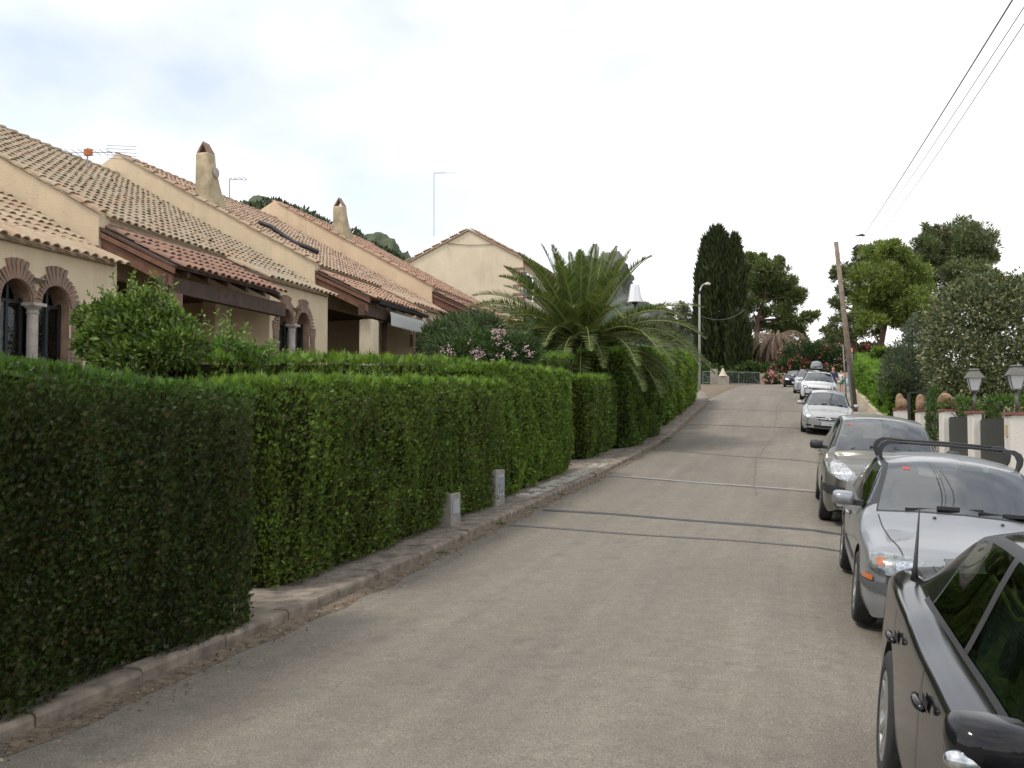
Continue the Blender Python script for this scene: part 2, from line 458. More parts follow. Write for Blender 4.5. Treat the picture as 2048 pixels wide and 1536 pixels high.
# wooded hill behind the houses and the rocky peak behind the palm
def hill(name, prof, dist, depth, m, back=1.0):
    """ridge silhouette given as (u, v) picture points seen at a real distance, built as a mound with depth"""
    pts = []
    for u, v in prof:
        d = ray(u, v); d = d / math.hypot(d[0], d[1]); pts.append(np.array([0, 0, CAM_H]) + d * dist)
    V, F = [], []
    rows = [(-1.0, 0.0), (-.72, .38), (-.42, .70), (-.18, .90), (0, 1.0), (.35, .93), (.8, .7), (1.5, .2)]
    for p in pts:
        hd = unit(np.array([p[0], p[1], 0]))
        for t, h in rows:
            g = 4.0; q = p + hd * t * depth
            V.append((q[0], q[1], g + (p[2] - g) * h))
    k = len(rows)
    for i in range(len(pts) - 1):
        for j in range(k - 1): F.append((i * k + j, (i + 1) * k + j, (i + 1) * k + j + 1, i * k + j + 1))
    o = add(name, V, F, m, None, True)
    sd = o.modifiers.new('sub', 'SUBSURF'); sd.subdivision_type = 'SIMPLE'; sd.levels = sd.render_levels = 4
    tx = bpy.data.textures.new(name + '_relief', 'CLOUDS'); tx.noise_scale = dist * .06
    dm = o.modifiers.new('relief', 'DISPLACE'); dm.texture = tx; dm.strength = dist * .05; dm.mid_level = .5; dm.texture_coords = 'GLOBAL'
    t2 = bpy.data.textures.new(name + '_crags', 'CLOUDS'); t2.noise_scale = dist * .014; t2.noise_depth = 4
    d2 = o.modifiers.new('crags', 'DISPLACE'); d2.texture = t2; d2.strength = dist * .022; d2.mid_level = .5; d2.texture_coords = 'GLOBAL'
    return tag(o, None, None, None, 'structure'), pts
SCRUB = mat('hill_scrub', (.065, .08, .045), .95, .45, .12, 0)
hill('wooded_hill', [(-700, 560), (-200, 470), (250, 425), (420, 412), (500, 416), (560, 418), (640, 448), (700, 478), (770, 510), (830, 545), (920, 585), (1020, 620), (1120, 650), (1300, 700)], 210, 70, SCRUB)
def rockmat():
    m, nt, N, L, bs = nodes('grey_rock')
    c = ramp(nt, noise(nt, .05, 6, .65), [(.38, (.045, .062, .038)), (.55, (.10, .105, .09)), (.68, (.15, .15, .14))])
    L.new(c, bs.inputs['Base Color']); bs.inputs['Roughness'].default_value = .95
    return m
hill('rocky_peak', [(960, 700), (1060, 640), (1120, 575), (1170, 532), (1205, 520), (1228, 516), (1250, 562), (1278, 608), (1310, 634), (1345, 650), (1380, 662), (1420, 678), (1500, 705), (1600, 730)], 330, 110, rockmat())
# ================================================================= HOUSES
def stucco(name, col):
    m, nt, N, L, bs = nodes(name)
    c = ramp(nt, noise(nt, .9, 6, .6), [(.3, tuple(x * .86 for x in col)), (.7, tuple(x * 1.07 for x in col))])
    streak = ramp(nt, noise(nt, 1.2, 6, .7, sc=(2.2, 2.2, .25)), [(.50, (0, 0, 0)), (.80, (.62, .62, .62))])
    c = mixc(nt, streak, c, tuple(x * .6 for x in col))
    L.new(c, bs.inputs['Base Color']); bs.inputs['Roughness'].default_value = .92; bs.inputs['Specular IOR Level'].default_value = .2
    bump(nt, bs, noise(nt, 28, 5, .65), .55, .02)
    return m
STUCCO = stucco('cream_stucco', (.68, .555, .385))
STUCCO_WARM = stucco('warm_stucco', (.69, .53, .365))
STUCCO_PALE = stucco('pale_stucco', (.70, .60, .44))
WHITEWALL = stucco('whitewashed_stucco', (.70, .67, .61))
def tile_mats(name, stops, joined):
    m, nt, N, L, bs = nodes(name)
    if joined: g = N.new('ShaderNodeNewGeometry'); f = g.outputs['Random Per Island']
    else: g = N.new('ShaderNodeObjectInfo'); f = g.outputs['Random']
    c = ramp(nt, f, stops)
    nz = noise(nt, 9, 6, .7, coord='Object')
    c = mixc(nt, ramp(nt, nz, [(.45, (0, 0, 0)), (.72, (.55, .55, .55))]), c, (.20, .17, .115))
    L.new(c, bs.inputs['Base Color']); bs.inputs['Roughness'].default_value = .88; bs.inputs['Specular IOR Level'].default_value = .25
    bump(nt, bs, noise(nt, 60, 4), .4, .006)
    return m
BUFF = [(0, (.39, .30, .20)), (.3, (.45, .355, .245)), (.55, (.36, .265, .18)), (.8, (.41, .295, .20)), (1, (.38, .23, .16))]
LICHEN = [(0, (.31, .26, .185)), (.35, (.37, .31, .22)), (.6, (.33, .26, .18)), (.85, (.38, .28, .19)), (1, (.35, .215, .15))]
RED = [(0, (.36, .205, .145)), (.3, (.41, .255, .18)), (.55, (.345, .205, .15)), (.8, (.44, .31, .215)), (1, (.39, .215, .145))]
TAN = [(0, (.38, .285, .205)), (.3, (.44, .335, .24)), (.55, (.37, .26, .185)), (.8, (.41, .28, .20)), (1, (.37, .215, .155))]
BROWN = [(0, (.24, .14, .10)), (.5, (.28, .165, .12)), (1, (.255, .13, .095))]
TILES = {}
for nm, st in (('buff', BUFF), ('lichen', LICHEN), ('red', RED), ('brown', BROWN), ('tan', TAN)):
    TILES[nm] = (tile_mats(nm + '_roof_tile', st, False), tile_mats(nm + '_roof_tile_joined', st, True))
PAN = mat('roof_mortar', (.36, .27, .18), .9, .3, 8, .4, 40)
WOOD = mat('dark_timber', (.075, .042, .027), .7, .35, 7, .3, 60)
WOODRED = mat('red_brown_timber', (.17, .075, .042), .65, .3, 6, .3, 60)
BRICKM = mat('old_brick', (.26, .165, .115), .9, .35, 5, .5, 70)
def brick_mat():
    m, nt, N, L, bs = nodes('thin_brick')
    g = N.new('ShaderNodeObjectInfo')
    c = ramp(nt, g.outputs['Random'], [(0, (.27, .165, .115)), (.4, (.23, .165, .13)), (.75, (.30, .19, .13)), (1, (.20, .145, .115))])
    c = mixc(nt, .5, c, ramp(nt, noise(nt, 14, 5), [(.3, (.7, .7, .7)), (.7, (1.2, 1.2, 1.2))]), 'MULTIPLY')
    L.new(c, bs.inputs['Base Color']); bs.inputs['Roughness'].default_value = .9
    bump(nt, bs, noise(nt, 50, 4), .5, .006)
    return m
BRICK = brick_mat()
STONE = mat('column_stone', (.40, .36, .32), .85, .2, 8, .4, 50)
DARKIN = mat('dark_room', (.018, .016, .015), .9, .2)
IRON = mat('black_iron', (.02, .02, .022), .5, .2, metal=.3)
CURTAIN = mat('white_curtain', (.60, .62, .66), .9, .08, 12)
def glass_mat(name, tint=(.8, .86, .85), dark=0.35, rough=.02, ior=1.6):
    m, nt, N, L, bs = nodes(name)
    out = N['Material Output']
    N.remove(bs)
    tr = N.new('ShaderNodeBsdfTransparent'); tr.inputs['Color'].default_value = (*[t * (1 - dark) for t in tint], 1)
    gl = N.new('ShaderNodeBsdfGlossy'); gl.inputs['Roughness'].default_value = rough; gl.inputs['Color'].default_value = (.95, .98, 1, 1)
    fr = N.new('ShaderNodeFresnel'); fr.inputs['IOR'].default_value = ior
    mx = N.new('ShaderNodeMixShader')
    L.new(fr.outputs[0], mx.inputs['Fac']); L.new(tr.outputs[0], mx.inputs[1]); L.new(gl.outputs[0], mx.inputs[2]); L.new(mx.outputs[0], out.inputs['Surface'])
    return m
HOUSE_GLASS = glass_mat('window_glass', (.97, .98, .98), dark=.02, ior=1.5)

SLOPE = .545
XLOW, XUP, XRIDGE = -10.40, -11.50, -17.30
TN = 6
def tile_mesh(name, ln=.44, w0=.165, w1=.135, h=.062, m=None):
    """one barrel tile, axis along +x (downhill), wide end downhill, origin at its uphill end, with a rim of real thickness"""
    V, F = [], []
    for (x, w, hh, dz) in ((0, w1, h * .85, 0), (ln, w0, h, .03), (ln, w0 - .026, h - .014, .026)):
        for k in range(TN + 1):
            a = math.pi * k / TN
            V.append((x, -w / 2 * math.cos(a), dz + hh * math.sin(a)))
    n = TN + 1
    for i in range(2):
        for k in range(TN): F.append((i * n + k, i * n + k + 1, (i + 1) * n + k + 1, (i + 1) * n + k))
    me = bpy.data.meshes.new(name); me.from_pydata(V, [], F); me.update()
    if m: me.materials.append(m)
    return me, np.array(V), F
ANG = math.atan(SLOPE)
def lay_tiles(parent, name, spots, kind, limit=300, pitch=ANG, wscale=1.0, sign=1):
    """spots: list of (x, y, z) of tile uphill ends on the slope; nearest ones as objects, the rest as one part.
    sign +1: the slope falls towards +X (the street), -1: towards -X"""
    mo, mj = TILES[kind]
    me, TV, TF = tile_mesh(name + '_mesh', w0=.165 * wscale, w1=.135 * wscale, m=mo)
    spots = sorted(spots, key=lambda p: p[0] ** 2 + p[1] ** 2)
    off = np.array(world_off(parent)); rr = random.Random(len(spots))
    rest_v, rest_f = [], []
    def rotm(j1, j2): return Matrix.Rotation(j1, 3, 'Z') @ (Matrix.Rotation(pitch + j2, 3, 'Y') if sign > 0 else Matrix.Rotation(math.pi, 3, 'Z') @ Matrix.Rotation(pitch + j2, 3, 'Y'))
    for i, (x, y, z) in enumerate(spots):
        j1, j2, dy = rr.gauss(0, .022), rr.gauss(0, .007), rr.gauss(0, .005)
        x += rr.gauss(0, .006) + (.05 if rr.random() < .008 else 0); z += rr.gauss(0, .002)
        M3 = rotm(j1, j2)
        if i < limit:
            o = bpy.data.objects.new(name, me); COL.objects.link(o); o.parent = parent
            o.matrix_local = Matrix.Translation((x - off[0], y + dy - off[1], z - off[2])) @ M3.to_4x4()
        else:
            A = np.array(M3); b = len(rest_v) * len(TV)
            rest_v.append(TV @ A.T + np.array((x, y + dy, z))); rest_f += [tuple(b + k for k in f) for f in TF]
    if rest_v: tag(add(name + 's_beyond', np.concatenate(rest_v), rest_f, mj, parent), None, None, None, 'stuff')
def slope_spots(x0, x1, y0, y1, z_at, pitchy=.205, rows=.345, keep=None):
    """tile spots on the slope between x0 (uphill) and x1 (eave); z_at(x) the deck height"""
    c = math.cos(ANG); out = []
    nrow = int(math.ceil((x1 - x0) / (rows * c))); ncol = max(1, int(round((y1 - y0) / pitchy)))
    for i in range(nrow):
        x = x1 - (i + 1) * rows * c
        for j in range(ncol):
            y = y0 + (j + .5) * (y1 - y0) / ncol
            if keep and not keep(x + .2, y): continue
            out.append((x, y, z_at(x) + .045))
    return out

def arch_pts(yc, zc, r_, n=14, a0=0, a1=math.pi):
    return [(yc + r_ * math.cos(a0 + (a1 - a0) * i / n), zc + r_ * math.sin(a0 + (a1 - a0) * i / n)) for i in range(n + 1)]

def make_house(idx, Y0, W, yb, yd, Zl, Zu, label, roofkind, wallm, porchkind='brown', back=6.0, chim=None, ndist=300, awning=False, diag=True, tilt=.16):
    Zr = Zu + SLOPE * (XUP - XRIDGE); G = float(road_z(Y0 + 2)) - .2; floor = float(road_z(Y0 + 3)) + .45
    Y1 = Y0 + W
    H = thing('terraced_house', (-13.5, Y0 + W / 2, floor), label, 'house', 'terraced houses on the left')
    sg_ = lambda x: min(1, max(0, (XLOW - x) / (XLOW - XUP)))
    zdeck = lambda x: Zl - .02 - .07 * sg_(x) + SLOPE * (XLOW - x)
    ty = lambda y, x=XRIDGE: -tilt * (y - Y0) / W * sg_(x)           # the roof sags gently towards the next house
    # --- walls
    mb = MB()
    t = .28
    xb_ = XRIDGE - back * .5
    gp = [(XUP + .02, G), (XUP + .02, Zu - .045), (XRIDGE, Zr - .04), (xb_, Zr - .04 - SLOPE * back * .5), (xb_, G)]
    mb.prism([(x, Y0, z) for x, z in gp], (0, t, 0))                 # party wall with its gable
    mb.obj('party_wall', wallm, H)
    mb = MB()
    XW, XB = -11.54, -10.50
    # bay front wall with two arched openings
    ya, yz = yb + .28, yd + .10
    mid = (ya + yz) / 2 - .27; sp = .39; ar = .30; zs = Zl - .57 - ar; zf = floor + .35
    loops = [[(ya, G), (yz, G), (yz, Zl - .03), (ya, Zl - .03)]]
    lp = [(mid + sp + ar, zf), *arch_pts(mid + sp, zs, ar), *arch_pts(mid - sp, zs, ar), (mid - sp - ar, zf)]
    loops.append(lp)
    mb.holes(loops, lambda y, z: (XB, y, z))
    if True:                                                         # reveals
        V = [(XB, y, z) for y, z in lp] + [(XB - .30, y, z) for y, z in lp]; n = len(lp)
        rv = MB(); rv.add(V, [(i, (i + 1) % n, n + (i + 1) % n, n + i) for i in range(n)]); rv.obj('arch_reveal', BRICKM, H)
    mb.add([(XB, ya, G), (XW, ya, G), (XW, ya, Zl + SLOPE * 1.05 - .12), (XB, ya, Zl - .03)], [(0, 1, 2, 3)])
    mb.add([(XB, yz, G), (XW, yz, G), (XW, yz, Zl + SLOPE * 1.05 - .2), (XB, yz, Zl - .03)], [(3, 2, 1, 0)])
    mb.obj('bay_wall', wallm, H)
    # wall strip above the porch, deep shaded porch behind with door, window and pier
    ztop = Zu - .16; zp = Zu - .18 - SLOPE * (XLOW + .33 - XUP) - .10; XD = -13.3
    mb = MB(); mb.box((XW - .25, Y0 + t + .002, zp), (XW, yb + .4, ztop)); mb.obj('upper_wall', wallm, H)
    mb = MB()
    d0, d1 = Y0 + .55, Y0 + 1.5; w0, w1 = Y0 + 2.0, yb - .35
    mb.holes([[(Y0 - .9, G), (yb + .4, G), (yb + .4, zp + .05), (Y0 - .9, zp + .05)],
              [(d0, floor), (d0, floor + 2.05), (d1, floor + 2.05), (d1, floor)],
              [(w0, floor + .1), (w0, floor + 2.05), (w1, floor + 2.05), (w1, floor + .1)]], lambda y, z: (XD, y, z))
    mb.obj('porch_wall', wallm, H)
    mb = MB(); mb.box((XD, Y0 - .9, zp), (XW - .255, yb + .4, zp + .05)); mb.obj('porch_ceiling', WOOD, H)
    mb = MB(); mb.box((XD - .6, d0 - .3, floor - .1), (XD - .55, w1 + .3, floor + 2.6)); mb.obj('room_back', DARKIN, H)
    dr = MB(); dr.box((XD - .12, d0 + .02, floor), (XD - .07, d1 - .02, floor + 2.03)); dr.obj('door', WOODRED if awning else WOOD, H)
    wf = MB()
    for a, b in ((w0, w0 + .07), ((w0 + w1) / 2 - .035, (w0 + w1) / 2 + .035), (w1 - .07, w1)): wf.box((XD - .10, a, floor + .1), (XD - .04, b, floor + 2.05))
    wf.obj('porch_window', WOOD, H)
    mb = MB(); mb.box((XW - .25, yb - .18, G), (XW + .05, yb + .279, zp - .002)); mb.obj('porch_pier', wallm, H)
    mb = MB(); mb.add([(XD, yb + .35, G), (XW - .2, yb + .35, G), (XW - .2, yb + .35, zp), (XD, yb + .35, zp)], [(0, 1, 2, 3)]); mb.obj('porch_side', wallm, H)
    # stretch between the bay and the next house
    mb = MB(); mb.box((XW - .2, yz - .2, Zl + .02), (XW, Y1 - .002, Zl + .34)); mb.box((XW - .25, yz - .4, G), (XW - .2, yz - .01, Zl + .2))
    mb.obj('side_passage_wall', wallm, H)
    # --- window of the bay: frames, panes, curtain, column
    win = sub('bay_window', H, Vector((XB - .26, mid, zf)) - Vector(H.location))
    for s in (-1, 1):
        yc = mid + s * sp
        mb = MB()
        for a, b in ((yc - ar, yc - ar + .05), (yc - .025, yc + .025), (yc + ar - .05, yc + ar)): mb.box((XB - .19, a, zf), (XB - .15, b, zs + (.28 if abs((a + b) / 2 - yc) < .1 else .06)))
        for z in (zf + .02, zf + .62, zs - .02): mb.box((XB - .188, yc - ar, z), (XB - .152, yc + ar, z + .045))
        mb.obj('window_frame', IRON, win)
        for k in (-1, 1):
            for (za, zb_) in ((zf, zf + .62), (zf + .62, zs)):
                mb = MB(); a, b = sorted((yc + k * .03, yc + k * (ar - .05)))
                mb.box((XB - .172, a, za + .05), (XB - .168, b, zb_ - .01)); mb.obj('pane', HOUSE_GLASS, win)
        # curtain hung inside, wavy
        n = 16; V = []
        for i in range(n + 1):
            y = yc - ar + 2 * ar * i / n * .98; x = XB - .225 + .012 * math.sin(i * 2.1)
            V += [(x, y, zf), (x, y, zs - .12)]
        add('curtain', V, [(2 * i, 2 * i + 2, 2 * i + 3, 2 * i + 1) for i in range(n)], CURTAIN, win)
    mb = MB(); mb.box((XB - 1.0, ya + .1, zf - .1), (XB - .95, yz - .1, Zl)); mb.obj('room_back', DARKIN, H)
    mb = MB(); cx = XB - .06
    mb.lathe([(.0, zf - .1), (.11, zf - .1), (.11, zf - .02), (.082, zf + .02), (.078, zs - .16), (.09, zs - .15), (.09, zs - .13), (.078, zs - .12), (.085, zs - .09), (.12, zs - .06), (.12, zs - .045), (.0, zs - .045)], (cx, mid, 0), 16)
    mb.box((cx - .13, mid - .13, zs - .045), (cx + .135, mid + .13, zs + .0))
    mb.obj('window_column', STONE, win, False)
    # brick surrounds: each brick its own piece
    bcache = {}
    def brick(yc_, zc_, ang, ln, th):
        k = (round(ln, 3), round(th, 3))
        if k not in bcache:
            m_ = MB(); m_.box((-.06, -ln / 2, -th / 2), (.03, ln / 2, th / 2))
            me = bpy.data.meshes.new('brick'); me.from_pydata(m_.v, [], m_.f); me.materials.append(BRICK); bcache[k] = me
        o = bpy.data.objects.new('brick', bcache[k]); COL.objects.link(o); o.parent = H
        o.matrix_local = Matrix.Translation(Vector((XB + random.uniform(-.004, .006), yc_, zc_)) - H.location) @ Matrix.Rotation(ang, 4, 'X')
    for s in (-1, 1):
        yc = mid + s * sp
        nb = 19
        for i in range(nb):
            a = math.pi * (i + .5) / nb
            fan = abs(a - math.pi / 2) < .40
            if not fan and s * math.cos(a) < -.55 and a < 9 and math.sin(a) < .55: ln = .10
            else: ln = .29 if fan else .19
            rr_ = ar + .004 + ln / 2
            brick(yc + rr_ * math.cos(a), zs + rr_ * math.sin(a), a, ln, .046 if not fan else .056)
        z = zs - .035
        while z > max(zf - .05, floor + .2):
            yy = yc + s * (ar + .14)
            brick(yy, z, 0, .26 if int(z * 100) % 3 else .20, .05); z -= .0625
    # bracket light between the arches
    mb = MB(); mb.add([(XB, mid - .10, zs + .37), (XB, mid + .10, zs + .37), (XB + .16, mid + .07, zs + .33), (XB + .16, mid - .07, zs + .33), (XB, mid, zs + .28)], [(0, 1, 2, 3), (0, 3, 4), (1, 4, 2), (2, 4, 3)])
    mb.obj('spot_bracket', STONE, H)
    # quoin stones on the bay corners
    for yq in (ya, yz):
        for k, z in enumerate(np.arange(floor + .3, floor + 2.0, .21)):
            if (k // 2) % 2 == (0 if yq == ya else 1): continue
            mb = MB(); w = .16 + .07 * ((k * 7) % 3)
            ys_ = (yq - .012, yq + w) if yq == ya else (yq - w, yq + .012)
            mb.box((XB - .16 - .05 * (k % 2), ys_[0], z), (XB + .018, ys_[1], z + .12)); bevel(mb.obj('quoin_stone', BRICKM, H), .02)
    # --- main roof: deck, barrel tiles, verge and ridge
    mb = MB()
    dk = lambda x: zdeck(x) - .03
    def slab(x0, x1, y0, y1):
        P = [(x0, y0, dk(x0) + ty(y0, x0)), (x1, y0, dk(x1) + ty(y0, x1)), (x1, y1, dk(x1) + ty(y1, x1)), (x0, y1, dk(x0) + ty(y1, x0))]
        mb.prism(P, (0, 0, -.035))
    slab(XRIDGE, XUP, Y0 + .03, Y1 - .02)
    slab(XUP, XLOW - .03, yb, yd)
    mb.prism([(XUP, yd, dk(XUP) + ty(yd, XUP)), (XLOW - .03, yd, dk(XLOW)), (XUP, Y1 - .02, dk(XUP) + ty(Y1, XUP))], (0, 0, -.035))
    P = [(XRIDGE, Y0 + .03, dk(XRIDGE)), (XRIDGE, Y1 - .02, dk(XRIDGE) + ty(Y1)), (XRIDGE - back, Y1 - .02, dk(XRIDGE) - SLOPE * back + ty(Y1)), (XRIDGE - back, Y0 + .03, dk(XRIDGE) - SLOPE * back)]
    mb.prism(P, (0, 0, -.07))
    roof = mb.obj('roof', PAN, H)
    sp_ = slope_spots(XRIDGE, XUP, Y0 + .16, Y1 - .05, zdeck)
    sp_ += slope_spots(XUP, XLOW, yb + .14, Y1 - .05, zdeck, keep=lambda x, y: y < yd + (Y1 - .1 - yd) * max(0, (XLOW + .1 - x) / 1.2))
    sp_ = [(x, y, z + ty(y, x)) for x, y, z in sp_]
    lay_tiles(roof, 'roof_tile', sp_, roofkind, ndist)
    vg = []
    c = math.cos(ANG)
    x = XUP - .36 * c
    while x > XRIDGE - .2: vg.append((x, Y0 + .035, zdeck(x) + .085)); x -= .36 * c
    x = XLOW - .36 * c
    while x > XUP - .1: vg.append((x, yb + .02, zdeck(x) + .035 + ty(yb, x))); x -= .36 * c
    lay_tiles(roof, 'verge_tile', vg, 'red' if roofkind == 'red' else 'buff', 300, wscale=1.15)
    x = XRIDGE - .02; rg = []
    me, TV, TF = tile_mesh('ridge_tile', .42, .24, .20, .09, TILES['lichen' if roofkind == 'lichen' else 'red'][0])
    y = Y0 + .02
    while y < Y1 - .2:
        o = bpy.data.objects.new('ridge_tile', me); COL.objects.link(o); o.parent = roof
        o.matrix_local = Matrix.Translation(Vector((XRIDGE, y, zdeck(XRIDGE) + .05 + ty(y))) - Vector(H.location)) @ Matrix.Rotation(math.pi / 2, 4, 'Z')
        y += .36
    # --- porch: lean-to roof on timber
    XE = XLOW + .38
    zt, ze = Zu - .25, Zu - .98
    PS = (zt - ze) / (XE - XUP)
    pz = lambda x: ze + PS * (XE - x)
    pr = thing.__call__ if False else None
    mb = MB(); mb.prism([(XUP, Y0 + .02, zt), (XE, Y0 + .02, ze), (XE, yb - .14, ze), (XUP, yb - .14, zt)], (0, 0, -.05))
    ps = mb.obj('porch_roof', WOOD, H)
    sps = slope_spots(XUP + .02, XE + .05, Y0 + .12, yb - .14, lambda x: pz(x) - .02, pitchy=.205)
    lay_tiles(ps, 'porch_tile', sps, porchkind, 300, math.atan(PS))
    mb = MB(); mb.beam((XUP, Y0 + .06, zt - .17), (XE - .05, Y0 + .06, ze - .17), .05, .20, (0, 1, 0))
    mb.v = []; mb.f = []
    mb.prism([(XUP - .1, Y0 + .02, zt - .04), (XE + .02, Y0 + .02, ze - .06), (XE + .02, Y0 + .02, ze - .15), (XUP - .1, Y0 + .02, zt - .13)], (0, .05, 0))
    mb.prism([(XUP - .1, Y0 + .07, zt - .14), (XE - .06, Y0 + .07, ze - .16), (XE - .06, Y0 + .07, ze - .36), (XUP - .1, Y0 + .07, zt - .36)], (0, .06, 0))
    mb.obj('porch_bargeboard', WOODRED, ps)
    for k in range(6):
        y = Y0 + .5 + k * (yb - Y0 - .6) / 5
        mb = MB(); mb.prism([(XUP, y, zt - .051), (XE - .04, y, ze - .051), (XE - .04, y, ze - .15), (XUP, y, zt - .17)], (0, .08, 0)); mb.obj('rafter', WOOD, ps)
    mb = MB(); mb.box((XE - .30, Y0 + .06, ze - .44), (XE - .12, ya + .02, ze - .17)); mb.obj('porch_beam', WOOD, ps)
    # porch pillar
    if awning:
        mb = MB(); mb.box((XE - .42, Y0 + .35, G), (XE - .05, Y0 + .80, ze - .50)); o = mb.obj('porch_pillar', STUCCO_PALE, H); bevel(o, .06, 3)
        mb = MB(); mb.box((XE - .40, Y0 + 1.0, floor - .3), (XE - .28, Y0 + 1.12, ze - .44)); mb.obj('porch_post', WOOD, H)
        mb = MB(); mb.box((XE - .40, Y0 + 1.75, floor - .3), (XE - .28, Y0 + 1.85, ze - .44)); mb.obj('porch_post', WOOD, H)
        # gutter and scalloped awning
        mb = MB(); mb.box((XE + .0, Y0 + .5, ze - .12), (XE + .10, yb + .1, ze - .035)); mb.obj('gutter', IRON, ps)
        mb = MB(); ya0, ya1 = Y0 + 1.3, ya - .05; n = 18
        za0 = ze - .22; V = [(XE + .02, ya0, za0), (XE + .02, ya1, za0)]
        top = [(XE + .02, ya0 + (ya1 - ya0) * i / (4 * n)) for i in range(4 * n + 1)]
        V, F = [], []
        for i, (x, y) in enumerate(top):
            dz = .045 * abs(math.sin(math.pi * i / 4))
            V += [(x, y, za0), (x + .03, y, za0 - .10), (x + .035, y, za0 - .33 - dz)]
        for i in range(4 * n):
            for k in range(2): F.append((3 * i + k, 3 * i + 3 + k, 3 * i + 4 + k, 3 * i + 1 + k))
        add('awning_valance', V, F, mat('awning_cloth', (.52, .53, .50), .9, .08, 30), ps)
    else:
        mb = MB(); mb.box((XE - .42, Y0 + .10, G), (XE - .06, Y0 + .46, ze - .72)); o = mb.obj('porch_pillar', STUCCO_PALE, H)
        mb = MB(); mb.box((XE - .40, Y0 + .12, ze - .71), (XE - .08, Y0 + .44, ze - .445)); o = mb.obj('pillar_capital', BRICKM, H)
    # chimney
    if chim:
        (u0, u1, ut, ub_, vt, vb) = chim
        y0c = Y0 + .35
        a = at_y(u0, vt, y0c); b = at_y(u1, vt, y0c); zt_ = a[2]
        yt = at_x(ut, vt, b[0])[1]; yb2 = at_x(ub_, vb, b[0])[1]
        z0 = dk(b[0]) - .2
        ch = sub('chimney', roof)
        mb = MB()
        n = 8; ring = []
        for i in range(n + 1):
            f = i / n; z = z0 + (zt_ - z0) * f; flare = (1 - f) ** 1.6
            ring.append([(a[0], y0c, z), (b[0] + .10 * flare, y0c, z), (b[0] + .10 * flare, yt + (yb2 - yt) * flare, z), (a[0], yt + (yb2 - yt) * flare, z)])
        V = [p for r_ in ring for p in r_]; F = []
        for i in range(n):
            for k in range(4): F.append((i * 4 + k, i * 4 + (k + 1) % 4, i * 4 + 4 + (k + 1) % 4, i * 4 + 4 + k))
        F.append(tuple(n * 4 + k for k in range(4)))
        o = mb.add(V, F).obj('chimney_stack', mat('sooty_stucco', (.42, .35, .23), .95, .35, 2.5, .6, 30, bdist=.02), ch); bevel(o, .05, 2)
        mb = MB(); hh = .30; xm = (a[0] + b[0]) / 2; wx = (b[0] - a[0]) / 2 * .92
        for s in (-1, 1):
            mb.prism([(xm + s * wx, y0c + .04, zt_), (xm, y0c + .04, zt_ + hh), (xm, y0c + .04, zt_ + hh - .07), (xm + s * (wx - .07), y0c + .04, zt_)], (0, (yt - y0c) * .85, 0))
        mb.obj('chimney_cap', BRICKM, ch)
        if idx == 3:
            mb = MB(); mb.lathe([(.0, .05), (.10, .05), (.13, .035), (.14, .0)], (0, 0, 0), 20, 'x'); 
            mb.v = [(b[0] + x + .03, (y0c + yt) / 2 + .12 + y, zt_ - .50 + z) for x, y, z in mb.v]; mb.obj('chimney_medallion', STONE, ch)
    return H
make_house(1, 6.45, 8.05, 10.45, 13.62, 4.46, 5.06, 'cream house at the left edge with two brick arches behind the leafy bush', 'buff', STUCCO)
make_house(2, 14.5, 8.05, 18.33, 21.2, 4.91, 5.51, 'cream house with a broad lichened tile roof and timber porch behind the bush', 'lichen', STUCCO)
make_house(3, 22.55, 8.39, 26.4, 29.0, 5.31, 5.97, 'cream house with a white scalloped awning and a medallion on its chimney', 'tan', STUCCO, 'red', chim=(390, 417, 432, 458, 305, 405), awning=True, tilt=.05)
make_house(4, 30.94, 8.2, 35.0, 37.6, 5.86, 6.54, 'warm cream house with an all-red roof edge and plain chimney before the big gable', 'red', STUCCO_WARM, 'brown', chim=(665, 687, 694, 712, 412, 475), ndist=220, tilt=.05)

